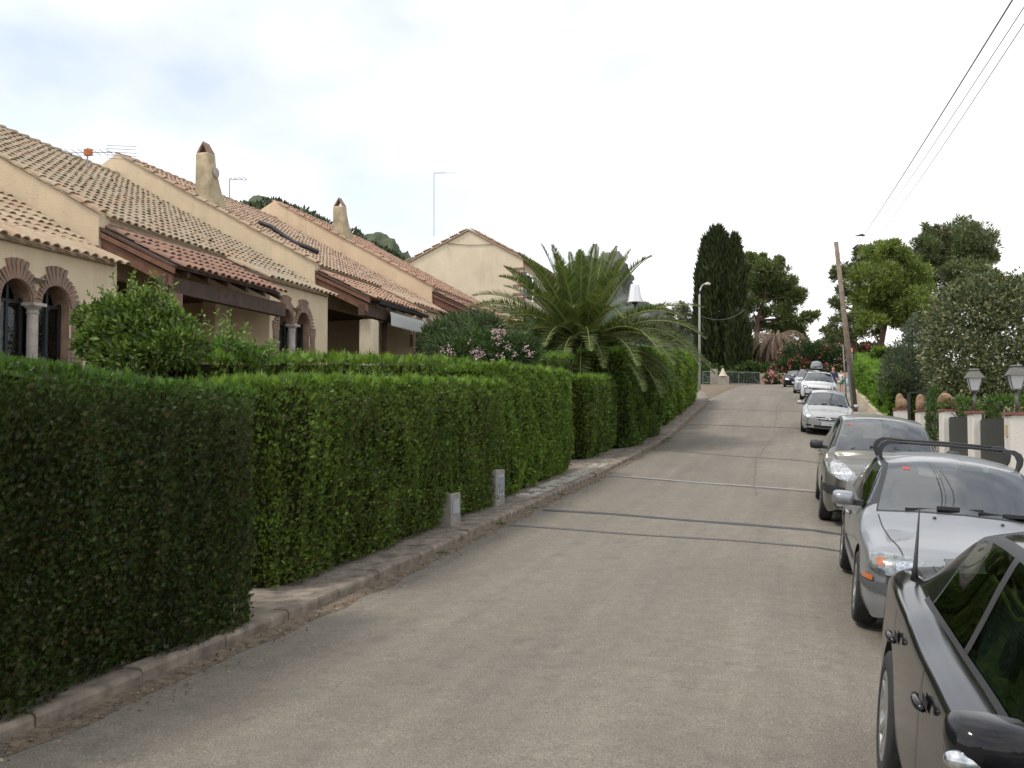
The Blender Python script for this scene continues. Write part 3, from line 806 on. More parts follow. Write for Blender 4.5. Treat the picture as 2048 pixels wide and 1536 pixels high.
# big gable house beyond the terrace
def gable_house():
    Yg = 45.0
    H = thing('gabled_house', (-15, Yg + 4, float(road_z(Yg)) + .3), 'tall cream house whose blank gable rises behind the palm', 'house')
    G = float(road_z(Yg))
    pk = at_y(938, 462, Yg); le = at_y(790, 541, Yg); re = at_y(1046, 519, Yg)
    P = [(re[0], Yg, G), (re[0], Yg, re[2]), (pk[0], Yg, pk[2]), (le[0], Yg, le[2]), (le[0], Yg, G)]
    mb = MB(); mb.add(P, [(0, 1, 2, 3, 4)])
    y2 = Yg + 9
    w0, w1, zw0, zw1 = Yg + .5, Yg + 2.0, re[2] - 1.75, re[2] - .55
    mb.holes([[(Yg, G), (y2, G), (y2, re[2]), (Yg, re[2])], [(w0, zw0), (w0, zw1), (w1, zw1), (w1, zw0)]], lambda y, z: (re[0], y, z))
    mb.obj('wall', STUCCO_PALE, H)
    rf = sub('roof', H)
    sl = (pk[2] - re[2]) / (re[0] - pk[0]); sl2 = (pk[2] - le[2]) / (pk[0] - le[0])
    mb = MB()
    mb.prism([(pk[0], Yg - .08, pk[2] + .02), (re[0] + .3, Yg - .08, re[2] - .3 * sl + .02), (re[0] + .3, y2, re[2] - .3 * sl + .02), (pk[0], y2, pk[2] + .02)], (0, 0, .08))
    mb.prism([(pk[0], Yg - .08, pk[2] + .02), (le[0] - .3, Yg - .08, le[2] - .3 * sl2 + .02), (le[0] - .3, y2, le[2] - .3 * sl2 + .02), (pk[0], y2, pk[2] + .02)], (0, 0, .08))
    mb.obj('roof_deck', PAN, rf)
    s1, s2 = [], []
    for k in range(9):
        x = pk[0] + .1 + k * (re[0] + .3 - pk[0]) / 9
        for j in range(30): s1.append((x, Yg - .02 + j * .21, pk[2] - sl * (x - pk[0]) + .13))
        x = pk[0] - .1 - k * (pk[0] - le[0] + .3) / 9
        for j in range(30): s2.append((x, Yg - .02 + j * .21, pk[2] - sl2 * (pk[0] - x) + .13))
    lay_tiles(rf, 'roof_tile', s1, 'red', 90, math.atan(sl)); lay_tiles(rf, 'rear_roof_tile', s2, 'red', 40, math.atan(sl2), sign=-1)
    wn_ = sub('window', H)
    mb = MB(); mb.box((re[0] - .12, w0, zw0), (re[0] - .10, w1, zw1)); mb.obj('pane', DARKIN, wn_)
    for y in (w0 - .42, w1 + .02):
        mb = MB()
        mb.box((re[0] + .02, y, zw0), (re[0] + .06, y + .4, zw1)); mb.obj('shutter', mat('grey_shutter', (.16, .17, .19), .6, .2), wn_)
    mb = MB(); mb.box((re[0] - .05, w0 + .7, zw0), (re[0] + .0, w0 + .78, zw1)); mb.obj('window_frame', WOOD, wn_)
    for k, z in enumerate(np.arange(re[2] - 1.9, re[2] - .5, .2)):
        if k % 3 == 2: continue
        mb = MB(); mb.box((re[0] - .25 - .25 * (k % 2), Yg - .02, z), (re[0] + .02, Yg + .25, z + .14)); bevel(mb.obj('quoin_stone', BRICKM, H), .02)
    # gable details: cable and rust holes
    a, b = at_y(895, 487, Yg - .03), at_y(985, 489, Yg - .03)
    mb = MB(); mb.tube([a, (a + b) / 2 + np.array([0, 0, -.06]), b], .012, 5); mb.obj('cable', IRON, H)
    return re
_re = gable_house()
# low brown tiled canopy at the foot of the gable house, in front of its wall
def canopy():
    a = at_y(866, 592, 37.2); b = at_y(1030, 622, 43.5)
    T = thing('timber_canopy', (float(a[0]), 40, float(road_z(40))), 'long low timber canopy with brown tiles below the blank gable', 'canopy')
    Y0, Y1 = 38.9, 44.6; x0, x1 = -11.9, -10.1
    z0, z1 = 6.39, 5.79
    mb = MB(); mb.prism([(x0, Y0, z0), (x1, Y0, z1), (x1, Y1, z1), (x0, Y1, z0)], (0, 0, -.08)); dk = mb.obj('canopy_deck', WOOD, T)
    spots = []
    for i in range(5):
        for j in range(27): spots.append((x0 + i * .36, Y0 + .1 + j * .207, z0 - (z0 - z1) / (x1 - x0) * i * .36 + .02))
    lay_tiles(dk, 'canopy_tile', spots, 'brown', 130, math.atan((z0 - z1) / (x1 - x0)))
    for y in np.arange(Y0 + .2, Y1, .9):
        mb = MB(); mb.beam((x0, y, z0 - .16), (x1 - .05, y, z1 - .16), .1, .16); mb.obj('rafter', WOOD, T)
    mb = MB(); mb.box((x1 - .25, Y0, z1 - .42), (x1 - .08, Y1, z1 - .24)); mb.obj('beam', WOOD, T)
    for y in (Y0 + .1, Y1 - .3):
        mb = MB(); mb.box((x1 - .26, y, float(road_z(40))), (x1 - .06, y + .2, z1 - .42)); mb.obj('post', WOOD, T)
canopy()
# television aerials
def aerial(u, vb, vt, Y, label, kind):
    b, t_ = at_y(u, vb, Y), at_y(u, vt, Y)
    T = thing('television_aerial', tuple(b), label, 'aerial')
    k = Y / FPX
    AL = bpy.data.materials.get('aerial_metal') or mat('aerial_metal', (.30, .31, .33), .45, .1, metal=.6)
    mb = MB(); mb.tube([b, t_], .016, 6); mb.obj('mast', AL, T)
    mb = MB()
    if kind == 'yagi':
        dirv = np.array([.95, .3, .02]); c = t_ - np.array([0, 0, .1])
        mb.tube([c - dirv * .45, c + dirv * .55], .012, 5)
        for s in np.linspace(-.4, .5, 7): mb.tube([c + dirv * s + np.array([-.08, .25, 0]), c + dirv * s + np.array([.08, -.25, 0])], .007, 4)
        mb.obj('boom', AL, T)
        mb = MB(); mb.box(tuple(c + np.array([-.06, -.05, -.07])), tuple(c + np.array([.1, .05, .07]))); mb.obj('amplifier', mat('orange_plastic', (.55, .16, .04), .5, .1), T)
        mb = MB(); p = c + dirv * .45
        for dz in (-.14, -.07, 0, .07, .14): mb.tube([p + np.array([0, -.05, dz]), p + np.array([.55, .25, dz * 1.1])], .006, 4)
        mb.obj('reflector', AL, T)
    else:
        c = t_
        mb.tube([c, c + np.array([.55 * (1 if kind == 'small' else 2), .1, -.05])], .012, 5)
        for s in np.linspace(.08, .5, 4): mb.tube([c + np.array([s, -.12, .0]), c + np.array([s, .18, 0])], .01, 4)
        mb.obj('boom', AL, T)
aerial(175, 335, 296, 18.5, 'television aerial with an orange box on the nearest ridge', 'yagi')
aerial(459, 400, 358, 27.0, 'thin television aerial just beside the medallion chimney', 'small')
aerial(868, 472, 346, 44.9, 'very tall thin aerial mast fixed to the blank gable', 'big')
# roof window with a black rubber pipe lying on the third roof
def skylight():
    Yc = 25.0
    zd = lambda x: 5.31 - .10 + SLOPE * (XLOW - x)
    a = at_y(562, 462, 24.6)
    x0 = -13.6
    T = thing('roof_window', (x0, Yc, zd(x0)), 'small roof window on the red roof below the chimney', 'roof window')
    mb = MB(); mb.prism([(x0, Yc - .35, zd(x0) + .10), (x0 + .7, Yc - .35, zd(x0 + .7) + .10), (x0 + .7, Yc + .35, zd(x0 + .7) + .10), (x0, Yc + .35, zd(x0) + .10)], (0, 0, .05))
    mb.obj('frame', IRON, T)
    mb = MB(); mb.add([(x0 + .06, Yc - .29, zd(x0 + .06) + .156), (x0 + .64, Yc - .29, zd(x0 + .64) + .156), (x0 + .64, Yc + .29, zd(x0 + .64) + .156), (x0 + .06, Yc + .29, zd(x0 + .06) + .156)], [(0, 1, 2, 3)])
    mb.obj('pane', mat('skylight_glass', (.35, .42, .46), .1, 0), T)
    pts = [np.array([x0 - .55 + .35 * i, Yc - .55 + .02 * i, zd(x0 - .55 + .35 * i) + .19 + .05 * math.sin(i * 1.7)]) for i in range(6)]
    mb = MB(); mb.tube(pts, .065, 8)
    tag(mb.obj('rubber_pipe', mat('black_rubber', (.02, .02, .022), .6, .2), None, True), 'black rubber pipe lying bent across the red roof', 'pipe')
skylight()
# ================================================================= HEDGES AND GARDEN PLANTS
TWIG = mat('inner_twigs', (.020, .024, .008), 1.0, .4, 12, .8, 40, bdist=.03, spec=.0)
def hedge(name, label, y0, y1, xf, xb, ztop, h0=.02, dens=2400, size=1.0, front=None, topc=None, seed=1, ends=True, taper=.10, bulge=.05, shoots=1.0, cat='hedge', group=None, lobe=1.3, xfy=None, backside=False, topd=.42):
    """clipped conifer hedge: dark twig core and thousands of flat sprays. xf = street face, xb = back face, ztop(y)"""
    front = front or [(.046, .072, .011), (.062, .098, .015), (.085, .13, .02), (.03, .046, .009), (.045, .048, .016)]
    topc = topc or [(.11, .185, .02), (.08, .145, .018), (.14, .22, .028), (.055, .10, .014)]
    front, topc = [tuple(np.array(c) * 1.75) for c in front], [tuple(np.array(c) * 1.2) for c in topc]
    xfy = xfy or (lambda y: 0 * y)
    T = thing(name, ((xf + xb) / 2, (y0 + y1) / 2, float(road_z((y0 + y1) / 2)) + .1), label, cat, group)
    zb = lambda y: road_z(y) + .09 + h0
    sgn = 1 if xf > xb else -1
    def surf_x(y, h): return xf + xfy(y) + sgn * (bulge * lump(y * lobe, h * 2.2, 1.0, seed) * 2.2 + .07 * lump(y * 3.2, h * 1.2, 1.6, seed + 5) + .03 * lump(y * 9, h * 5, 1.5, seed + 6) - taper * np.clip(1 - h * 4, 0, 1) ** 2 - .22 * np.clip((h - .86) / .14, 0, 1) ** 2)
    zt_ = lambda y, x: ztop(y) + .055 * lump(y * 1.7, x * 2, 1.4, seed + 3) + .035 * lump(y * 6, x * 5, 1.4, seed + 2)
    # core
    ny = max(6, int((y1 - y0) / .25)); nh = 8
    V, F = [], []
    for i in range(ny + 1):
        y = y0 + .05 + (y1 - y0 - .1) * i / ny
        col = []
        for j in range(nh + 1):
            h = j / nh; col.append((float(surf_x(np.array(y), np.array(h))) - sgn * (.11 + .27 * (1 - math.sqrt(min(1, min(y - y0, y1 - y) / .4)))), y, float(zb(y) + (ztop(y) - .06 - zb(y)) * h)))
        col.append((xb + xfy(y) + sgn * .05, y, float(ztop(y)) - .06)); col.append((xb + xfy(y) + sgn * .05, y, float(zb(y))))
        V += col
    k = nh + 3
    for i in range(ny):
        for j in range(k - 1): F.append((i * k + j, (i + 1) * k + j, (i + 1) * k + j + 1, i * k + j + 1))
    F += [tuple(range(k)), tuple(ny * k + j for j in reversed(range(k)))]
    add('twigs', V, F, TWIG, T)
    # spray positions
    Ps, Ns, Cs, Ls = [], [], [], []
    hh = float(ztop((y0 + y1) / 2) - zb((y0 + y1) / 2))
    n = int(dens * (y1 - y0) * hh)
    y = RNG.uniform(y0, y1, n); h = RNG.uniform(0, 1, n)
    rnd = np.clip(np.minimum(y - y0, y1 - y) / .35, 0, 1)
    P = np.stack([surf_x(y, h) - sgn * .24 * (1 - np.sqrt(rnd)) - sgn * np.abs(RNG.normal(0, .035, n)) + sgn * (RNG.random(n) < .04) * RNG.uniform(0, .06, n), y, zb(y) + (zt_(y, xf) - zb(y)) * h], 1)
    Nn = np.stack([np.full(n, sgn * 1.0), np.where(y - y0 < .15, -.6, np.where(y1 - y < .15, .6, 0.)), np.clip((h - .9) * 9, 0, 1) * .9], 1)
    C = palette(n, front, .55)
    patch = lump(y * 1.2, h * 2.0, 1.3, seed + 8)[:, None]
    C = C * (1 + .4 * patch)
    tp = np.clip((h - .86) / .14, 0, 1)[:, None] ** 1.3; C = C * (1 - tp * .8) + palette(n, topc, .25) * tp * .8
    dead = RNG.random(n) < .018; C[dead] = palette(int(dead.sum()), [(.10, .055, .03), (.14, .09, .04)], .3)
    Ps.append(P); Ns.append(Nn); Cs.append(C); Ls.append(np.ones(n))
    if backside:
        Pb = P.copy(); Pb[:, 0] = xb + xfy(y) - (P[:, 0] - xf - xfy(y)); Nb = Nn.copy(); Nb[:, 0] *= -1
        Ps.append(Pb); Ns.append(Nb); Cs.append(C.copy()); Ls.append(np.ones(n))
    wx = abs(xf - xb)
    n = int(dens * topd * (y1 - y0) * wx)
    y = RNG.uniform(y0, y1, n); x = xf - sgn * (.08 + (wx - .10) * RNG.uniform(0, 1, n) ** 1.8) + xfy(y)
    P = np.stack([x, y, zt_(y, x) - np.abs(RNG.normal(0, .02, n))], 1)
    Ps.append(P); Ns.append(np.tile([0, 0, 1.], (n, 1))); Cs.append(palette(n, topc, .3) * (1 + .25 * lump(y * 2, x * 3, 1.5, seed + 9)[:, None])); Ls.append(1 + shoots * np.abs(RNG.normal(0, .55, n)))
    if ends:
        for ye, s in ((y0, -1.), (y1, 1.)):
            n = int(dens * wx * hh * (.7 if s < 0 else .3))
            x = RNG.uniform(min(xf, xb) + .05, max(xf, xb) - .1, n) + xfy(ye); h = RNG.uniform(0, 1, n)
            P = np.stack([x, ye + s * (-.02 + .05 * lump(x * 2.5, h * 3, 1.3, seed + 4)) - s * np.abs(RNG.normal(0, .02, n)), zb(ye) + (zt_(np.full(n, ye), x) - zb(ye)) * h], 1)
            C = palette(n, front, .3); tp = np.clip((h - .86) / .14, 0, 1)[:, None]; C = C * (1 - tp * .8) + palette(n, topc, .25) * tp * .8
            Ps.append(P); Ns.append(np.tile([0, s, 0.], (n, 1))); Cs.append(C); Ls.append(np.ones(n))
    P, Nn, C, Lf = np.concatenate(Ps), unit(np.concatenate(Ns)), np.concatenate(Cs), np.concatenate(Ls)
    n = len(P)
    up = np.array([0, 0, 1.])
    D = unit(Nn * RNG.uniform(.25, .9, (n, 1)) + up * RNG.uniform(.2, 1.1, (n, 1)) + RNG.normal(0, .36, (n, 3)))
    S = side_of(D)
    # each spray: a stem leaflet and two pairs of side leaflets
    L0 = .050 * size * Lf * RNG.uniform(.6, 1.35, n)
    P2, D2, S2, L2, W2, C2 = [], [], [], [], [], []
    for f, sd, ln in ((0, 0, 1.05), (.12, 1, .60), (.22, -1, .58), (.42, 1, .48), (.5, -1, .44)):
        P2.append(P + D * (L0 * f)[:, None]); d = unit(D + S * sd * .75); D2.append(d); S2.append(unit(S - D * sd * .75) if sd else S)
        L2.append(L0 * ln); W2.append(L0 * ln * (.17 if sd == 0 else .22)); C2.append(C * (1.0 if sd == 0 else RNG.uniform(.85, 1.25, (n, 1))))
    leafmesh('foliage', np.concatenate(P2), np.concatenate(D2), np.concatenate(S2), np.concatenate(L2), np.concatenate(W2), np.concatenate(C2), LEAF, T)
    return T
lin = lambda y0, z0, y1, z1: (lambda y: z0 + (np.asarray(y) - y0) * (z1 - z0) / (y1 - y0))
DARKF = [(.024, .040, .009), (.034, .054, .011), (.014, .024, .007), (.036, .034, .013), (.022, .030, .010)]
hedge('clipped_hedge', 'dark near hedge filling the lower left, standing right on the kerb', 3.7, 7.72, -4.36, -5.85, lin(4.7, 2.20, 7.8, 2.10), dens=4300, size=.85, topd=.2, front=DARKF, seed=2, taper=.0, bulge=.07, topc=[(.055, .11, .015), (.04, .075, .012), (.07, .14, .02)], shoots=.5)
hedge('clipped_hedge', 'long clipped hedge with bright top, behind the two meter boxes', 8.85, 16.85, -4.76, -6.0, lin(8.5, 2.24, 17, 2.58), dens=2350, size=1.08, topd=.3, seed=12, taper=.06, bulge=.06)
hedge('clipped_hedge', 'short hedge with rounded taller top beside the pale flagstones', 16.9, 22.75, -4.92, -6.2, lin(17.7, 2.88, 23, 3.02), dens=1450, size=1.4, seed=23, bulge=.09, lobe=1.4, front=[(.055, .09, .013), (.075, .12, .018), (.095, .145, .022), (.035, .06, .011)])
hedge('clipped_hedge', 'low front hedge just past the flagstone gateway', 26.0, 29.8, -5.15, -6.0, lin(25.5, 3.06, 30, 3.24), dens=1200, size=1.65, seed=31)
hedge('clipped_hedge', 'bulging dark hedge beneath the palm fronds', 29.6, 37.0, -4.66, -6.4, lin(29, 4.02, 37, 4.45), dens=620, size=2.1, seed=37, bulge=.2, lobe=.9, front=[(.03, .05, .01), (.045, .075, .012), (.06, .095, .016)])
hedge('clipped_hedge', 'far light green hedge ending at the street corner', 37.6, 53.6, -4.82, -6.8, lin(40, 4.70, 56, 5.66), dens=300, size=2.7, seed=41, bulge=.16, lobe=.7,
      front=[(.07, .115, .015), (.09, .145, .02), (.05, .08, .012)], xfy=lambda y: -.25 * np.clip((np.asarray(y) - 48) / 6, 0, 1) ** 2)
hedge('garden_hedge', 'inner garden hedge row running behind the street hedges', 10.4, 22.8, -6.5, -7.6, lin(10.5, 2.62, 22, 3.26), dens=400, size=1.8, seed=53, shoots=.9)
hedge('garden_hedge', 'dark clipped garden hedge behind the flagstone gateway', 24.0, 29.5, -6.2, -7.4, lin(24, 3.55, 29.5, 3.85), dens=380, size=2.2, seed=57, shoots=.8, front=DARKF)

def leafy_shrub(name, label, blobs, n, lsize, cols, cat='bush', mt=LEAF_GLOSS, aspect=.42, shoots=0, stems=True, upw=.4, shootlen=.5, droop=0, shootcols=None, base=None):
    """blobs: (x, y, z, rx, ry, rz). Leaves spread through the outer shell of every blob; twigs inside"""
    b0 = blobs[0]; gz = float(road_z(b0[1])) + .03
    T = thing(name, (b0[0], b0[1], gz), label, cat)
    Ps, Ds, Cs = [], [], []
    vol = np.array([b[3] * b[4] + b[3] * b[5] + b[4] * b[5] for b in blobs]); cnt = (n * vol / vol.sum()).astype(int)
    for b, k in zip(blobs, cnt):
        d = rdir(k); r_ = RNG.uniform(.25, 1, k) ** .33 * (1 + .22 * lump(d[:, 0] * 3 + b[0], d[:, 2] * 3 + d[:, 1] * 2, 1.6, int(abs(b[0] * 97 + b[1] * 31)) % 999))
        P = np.array(b[:3]) + d * r_[:, None] * np.array(b[3:6])
        Ps.append(P); Ds.append(unit(d + np.array([0, 0, upw - droop]) + RNG.normal(0, .55, (k, 3))))
        Cs.append(palette(k, cols, .3) * (1 + .2 * lump(P[:, 0] * 4, P[:, 2] * 4 + P[:, 1], 1.2, 5)[:, None]))
    stemsb = MB()
    if shoots:
        for i in range(shoots):
            b = blobs[RNG.integers(len(blobs))]; d = rdir(1)[0]; d[2] = abs(d[2]) * .8 + .35; d = d / np.linalg.norm(d)
            p = np.array(b[:3]) + d * np.array(b[3:6]) * .9; L_ = shootlen * RNG.uniform(.4, 1.1); dd = unit(d * .5 + np.array([0, 0, 1.]) + RNG.normal(0, .2, 3))
            k = int(10 + 22 * L_); t = np.linspace(.05, 1, k)[:, None]
            Ps.append(p + dd * t * L_); a = np.arange(k) * 2.4
            ax = unit(np.cross(dd, [1, .2, 0])); ay = np.cross(dd, ax)
            Ds.append(unit(dd * .75 + ax * np.cos(a)[:, None] + ay * np.sin(a)[:, None]))
            Cs.append(palette(k, shootcols or cols, .2) * 1.25)
            stemsb.tube([p, p + dd * L_], [.008, .003], 4, False)
    P, D, C = np.concatenate(Ps), np.concatenate(Ds), np.concatenate(Cs); m = len(P)
    S = side_of(D); Ln = lsize * RNG.uniform(.6, 1.3, m)
    leafmesh('leaves', P, D, S, Ln, Ln * aspect, C, mt, T, base=.45, fold=.12)
    for b in blobs[:8]:
        for i in range(4):
            d = rdir(1)[0]; q = np.array(b[:3]) + d * np.array(b[3:6]) * .7
            p0 = np.array([b0[0] + RNG.normal(0, .08), b0[1] + RNG.normal(0, .08), gz]) if base is None else np.array(base)
            stemsb.tube([p0, (p0 + q) / 2 + RNG.normal(0, .06, 3), q], [.03, .02, .008], 5, False)
    stemsb.obj('stems', bpy.data.materials['shrub_bark'] if 'shrub_bark' in bpy.data.materials else mat('shrub_bark', (.09, .065, .045), .9, .3), T)
    return T
def px(u, v, Y, rx, ry, rz):
    p = at_y(u, v, Y); return (p[0], p[1], p[2], rx, ry, rz)
# citrus bush in the first garden
leafy_shrub('citrus_bush', 'dark glossy-leaved bush with upright shoots in front of the brick arches',
    [px(270, 668, 10.3, .58, .5, .30), px(195, 640, 10.5, .24, .35, .17), px(300, 622, 10.4, .26, .35, .24), px(350, 692, 10.2, .34, .4, .24), px(240, 630, 10.3, .26, .35, .2), px(200, 690, 10.2, .26, .35, .2), px(330, 655, 10.4, .32, .4, .22), px(270, 715, 10.1, .62, .4, .22)],
    12000, .085, [(.075, .125, .024), (.11, .175, .035), (.045, .078, .016), (.17, .24, .05)], shoots=0)
def shoots_at(name, spots):
    T = bpy.data.objects[name]; mb = MB(); Ps, Ds, Cs = [], [], []
    for (u, v0, v1, Y) in spots:
        for q in range(5):
            a = at_y(u + RNG.normal(0, 12), v0, Y + RNG.normal(0, .12)); c = at_y(u + RNG.normal(0, 24), v1 + abs(RNG.normal(0, 14)), Y + RNG.normal(0, .15)); k = 16
            t = np.linspace(.2, 1, k)[:, None]; Ps.append(a + (c - a) * t); d = unit(c - a); an = np.arange(k) * 2.4
            ax = unit(np.cross(d, [1, .2, 0])); ay = np.cross(d, ax)
            Ds.append(unit(d * .8 + ax * np.cos(an)[:, None] + ay * np.sin(an)[:, None])); Cs.append(palette(k, [(.14, .23, .04), (.18, .28, .05), (.09, .165, .03)], .2)); mb.tube([a, c], [.008, .003], 4, False)
    P, D, C = map(np.concatenate, (Ps, Ds, Cs)); m = len(P); leafmesh('shoot_leaves', P, D, side_of(D), .075 * RNG.uniform(.6, 1.2, m), .028, C, LEAF_GLOSS, T, base=.45, fold=.12)
    mb.obj('shoot_stems', bpy.data.materials['shrub_bark'], T)
shoots_at('citrus_bush', [(260, 620, 540, 10.3), (335, 625, 552, 10.4), (215, 620, 572, 10.4), (300, 640, 570, 10.2), (360, 640, 600, 10.2)])
leafy_shrub('young_laurel', 'light green upright leafy shoots beside the citrus bush', [px(455, 700, 11.0, .14, .25, .16), px(510, 712, 11.4, .2, .25, .1)],
    700, .085, [(.10, .20, .03), (.13, .25, .04), (.07, .15, .025)], shoots=0, mt=LEAF)
shoots_at('young_laurel', [(442, 700, 618, 11.0), (465, 705, 640, 11.0), (490, 710, 668, 11.2), (530, 715, 682, 11.4), (395, 700, 640, 10.6)])
# oleanders
def flowers(T, blobs, n, size, cols, name='flowers'):
    Ps, Ds = [], []
    for b in blobs:
        k = int(n / len(blobs)); d = rdir(k); d[:, 1] = -np.abs(d[:, 1]) * .9; d[:, 2] = d[:, 2] * .8 + .15
        c = np.array(b[:3]) + unit(d) * np.array(b[3:6]) * RNG.uniform(.92, 1.12, (k, 1))
        for j in range(7):
            Ps.append(c + RNG.normal(0, size * .8, (k, 3))); Ds.append(unit(d + RNG.normal(0, .7, (k, 3))))
    P, D = np.concatenate(Ps), np.concatenate(Ds); m = len(P)
    tag(leafmesh(name, P, D, side_of(D), size * RNG.uniform(.7, 1.3, m), size * .9, palette(m, cols, .15), LEAF, T, base=.55), None, None, None, 'stuff')
ob = [px(920, 705, 21.0, .8, .7, .26), px(1000, 700, 21.6, .8, .7, .36), px(950, 692, 21.8, .8, .6, .34), px(915, 690, 22.3, .55, .5, .3), px(1040, 700, 21.6, .5, .5, .3)]
t = leafy_shrub('pink_oleander', 'oleander with small pale pink flowers left of the palm', ob, 8000, .15, [(.045, .08, .02), (.06, .105, .028), (.032, .055, .016)], mt=LEAF, aspect=.2, shoots=20, shootlen=.4)
flowers(t, [px(960, 703, 20.52, 0.90, 0.36, 0.19), px(900, 712, 20.40, 0.72, 0.36, 0.12), px(1010, 705, 20.64, 0.60, 0.36, 0.19), px(1000, 672, 20.88, 0.14, 0.24, 0.14)], 75, .035, [(.66, .48, .48), (.55, .33, .36), (.7, .6, .58)])
leafy_shrub('loquat_bush', 'dull green long-leaved bush at the corner of the awning house', [px(880, 675, 24.5, .42, .5, .34), px(915, 662, 25, .55, .5, .36), px(868, 695, 24.2, .36, .4, .25), px(955, 655, 25.5, .6, .5, .35)], 2600, .26, [(.07, .10, .04), (.095, .125, .05), (.05, .075, .03)], aspect=.22, mt=LEAF)

# ----------------------------------------------------------------- palms
FROND_STEM = mat('frond_stem', (.22, .24, .08), .6, .2)
DRYSTEM = mat('dry_frond_stem', (.24, .17, .11), .9, .25)
BARK = mat('palm_bark', (.12, .085, .055), .95, .4, 12, .8, 25, bdist=.03)
def frond(parent, base, az, el, L_, droop, cols, stem, leaflet=.40, n=92, width=.034, mt=LEAF, hang=0.0):
    """one feather leaf: arching rachis and two ranks of narrow leaflets, one mesh"""
    d0 = np.array([math.cos(az) * math.cos(el), math.sin(az) * math.cos(el), math.sin(el)])
    pts = []; p = np.array(base, float); d = d0.copy(); N = 16; st = L_ / N
    for i in range(N + 1):
        pts.append(p.copy()); p = p + d * st
        d = unit(d + np.array([0, 0, -1.]) * droop * st * (.25 + 1.5 * (i / N) ** 1.3))
    pts = np.array(pts)
    t = np.linspace(.12, .995, n) * N; i0 = np.clip(t.astype(int), 0, N - 1); f = (t - i0)[:, None]
    P = pts[i0] * (1 - f) + pts[i0 + 1] * f; T_ = unit(pts[i0 + 1] - pts[i0])
    sd = unit(np.cross(T_, np.array([0, 0, 1.]) + 1e-3)); up = np.cross(sd, T_)
    tt = t / N; ln = leaflet * (np.sin(np.pi * np.clip(tt * .93 + .05, 0, 1)) ** .6) * L_ / 3
    Ps, Ds, Ss, Ls, Cs = [], [], [], [], []
    for s in (-1, 1):
        D = unit(sd * s + T_ * .85 + up * (.42 - hang) + np.array([0, 0, -1.]) * hang * 1.2 + RNG.normal(0, .08, (n, 3)))
        Ps.append(P); Ds.append(D); Ss.append(unit(np.cross(D, up + RNG.normal(0, .15, (n, 3))))); Ls.append(ln * RNG.uniform(.9, 1.1, n)); Cs.append(palette(n, cols, .2))
    P, D, S, Ln, C = map(np.concatenate, (Ps, Ds, Ss, Ls, Cs))
    o = leafmesh('frond', P, D, S, Ln, width * (L_ / 3) ** .5, C, mt, parent, base=.3)
    mb = MB(); mb.tube(pts, np.linspace(.035, .006, N + 1) * L_ / 3, 5, False)
    me = o.data
    r_ = mb.obj('frond_rib', stem, parent)
    r_.parent = o
    return o
def palm(label, base, crown_z, fronds, cols, stem, trunk_r, mt=LEAF, name='palm_tree', **kw):
    T = thing(name, (base[0], base[1], float(road_z(base[1])) + .03), label, 'palm tree')
    mb = MB(); z0 = float(road_z(base[1])); zz = np.linspace(z0, crown_z + .15, 14)
    mb.tube([(base[0], base[1], z) for z in zz], [trunk_r * (1 + .10 * (i % 2)) * (1.25 if i == 0 else 1) for i in range(14)], 12); mb.obj('trunk', BARK, T)
    for (az, el, L_, dr) in fronds:
        b = np.array([base[0], base[1], crown_z]) + np.array([math.cos(az), math.sin(az), 0]) * trunk_r * .6 + RNG.normal(0, .03, 3)
        frond(T, b, az, el, L_, dr, cols, stem, mt=mt, **kw)
    return T
fr = []
pb = at_y(1163, 690, 32.0)
for i in range(124):
    k = i / 124; az = i * 2.39996; el = 1.44 - 1.58 * k ** .72 + RNG.normal(0, .06)
    L_ = (3.25 + 1.75 * k if k < .72 else 4.0 - 2.6 * (k - .72)) + RNG.normal(0, .15); dr = .16 + .42 * k + RNG.normal(0, .06)
    # keep the sight line to the lamp behind the palm open, as in the garden
    q = np.array([pb[0], 32.0, 4.45]); d = np.array([math.cos(az) * math.cos(el), math.sin(az) * math.cos(el), math.sin(el)]); hitl = False
    for st in range(16):
        q = q + d * L_ / 16; d = unit(d + np.array([0, 0, -1.]) * dr * L_ / 16 * (.25 + 1.5 * (st / 16) ** 1.3)); la = at_y(1270, 588, q[1])
        if q[1] < 40 and abs(q[0] - la[0]) < .45 and abs(q[2] - la[2]) < .46: hitl = True
    if not hitl: fr.append((az, el, L_, max(.1, dr)))
palm('feather palm with arching fronds over the hedge by the kerb', tuple(at_y(1163, 690, 32.0)[:2]), 4.45, fr, [(.075, .11, .03), (.105, .145, .038), (.052, .08, .022), (.15, .18, .05)], FROND_STEM, .30)
fr = [(i * 2.39996, .5 - 1.3 * (i / 44) + RNG.normal(0, .1), 4.3 + RNG.normal(0, .5), .95 + RNG.normal(0, .12)) for i in range(44)]
dp = at_y(1553, 672, 104)
palm('dead palm with brown hanging fronds beyond the gate', (dp[0], dp[1]), float(dp[2]), fr, [(.19, .14, .105), (.25, .19, .145), (.13, .095, .07)], DRYSTEM, .35, LEAF_DRY, 'dead_palm_tree', leaflet=.45, n=46, width=.05, hang=1.1)
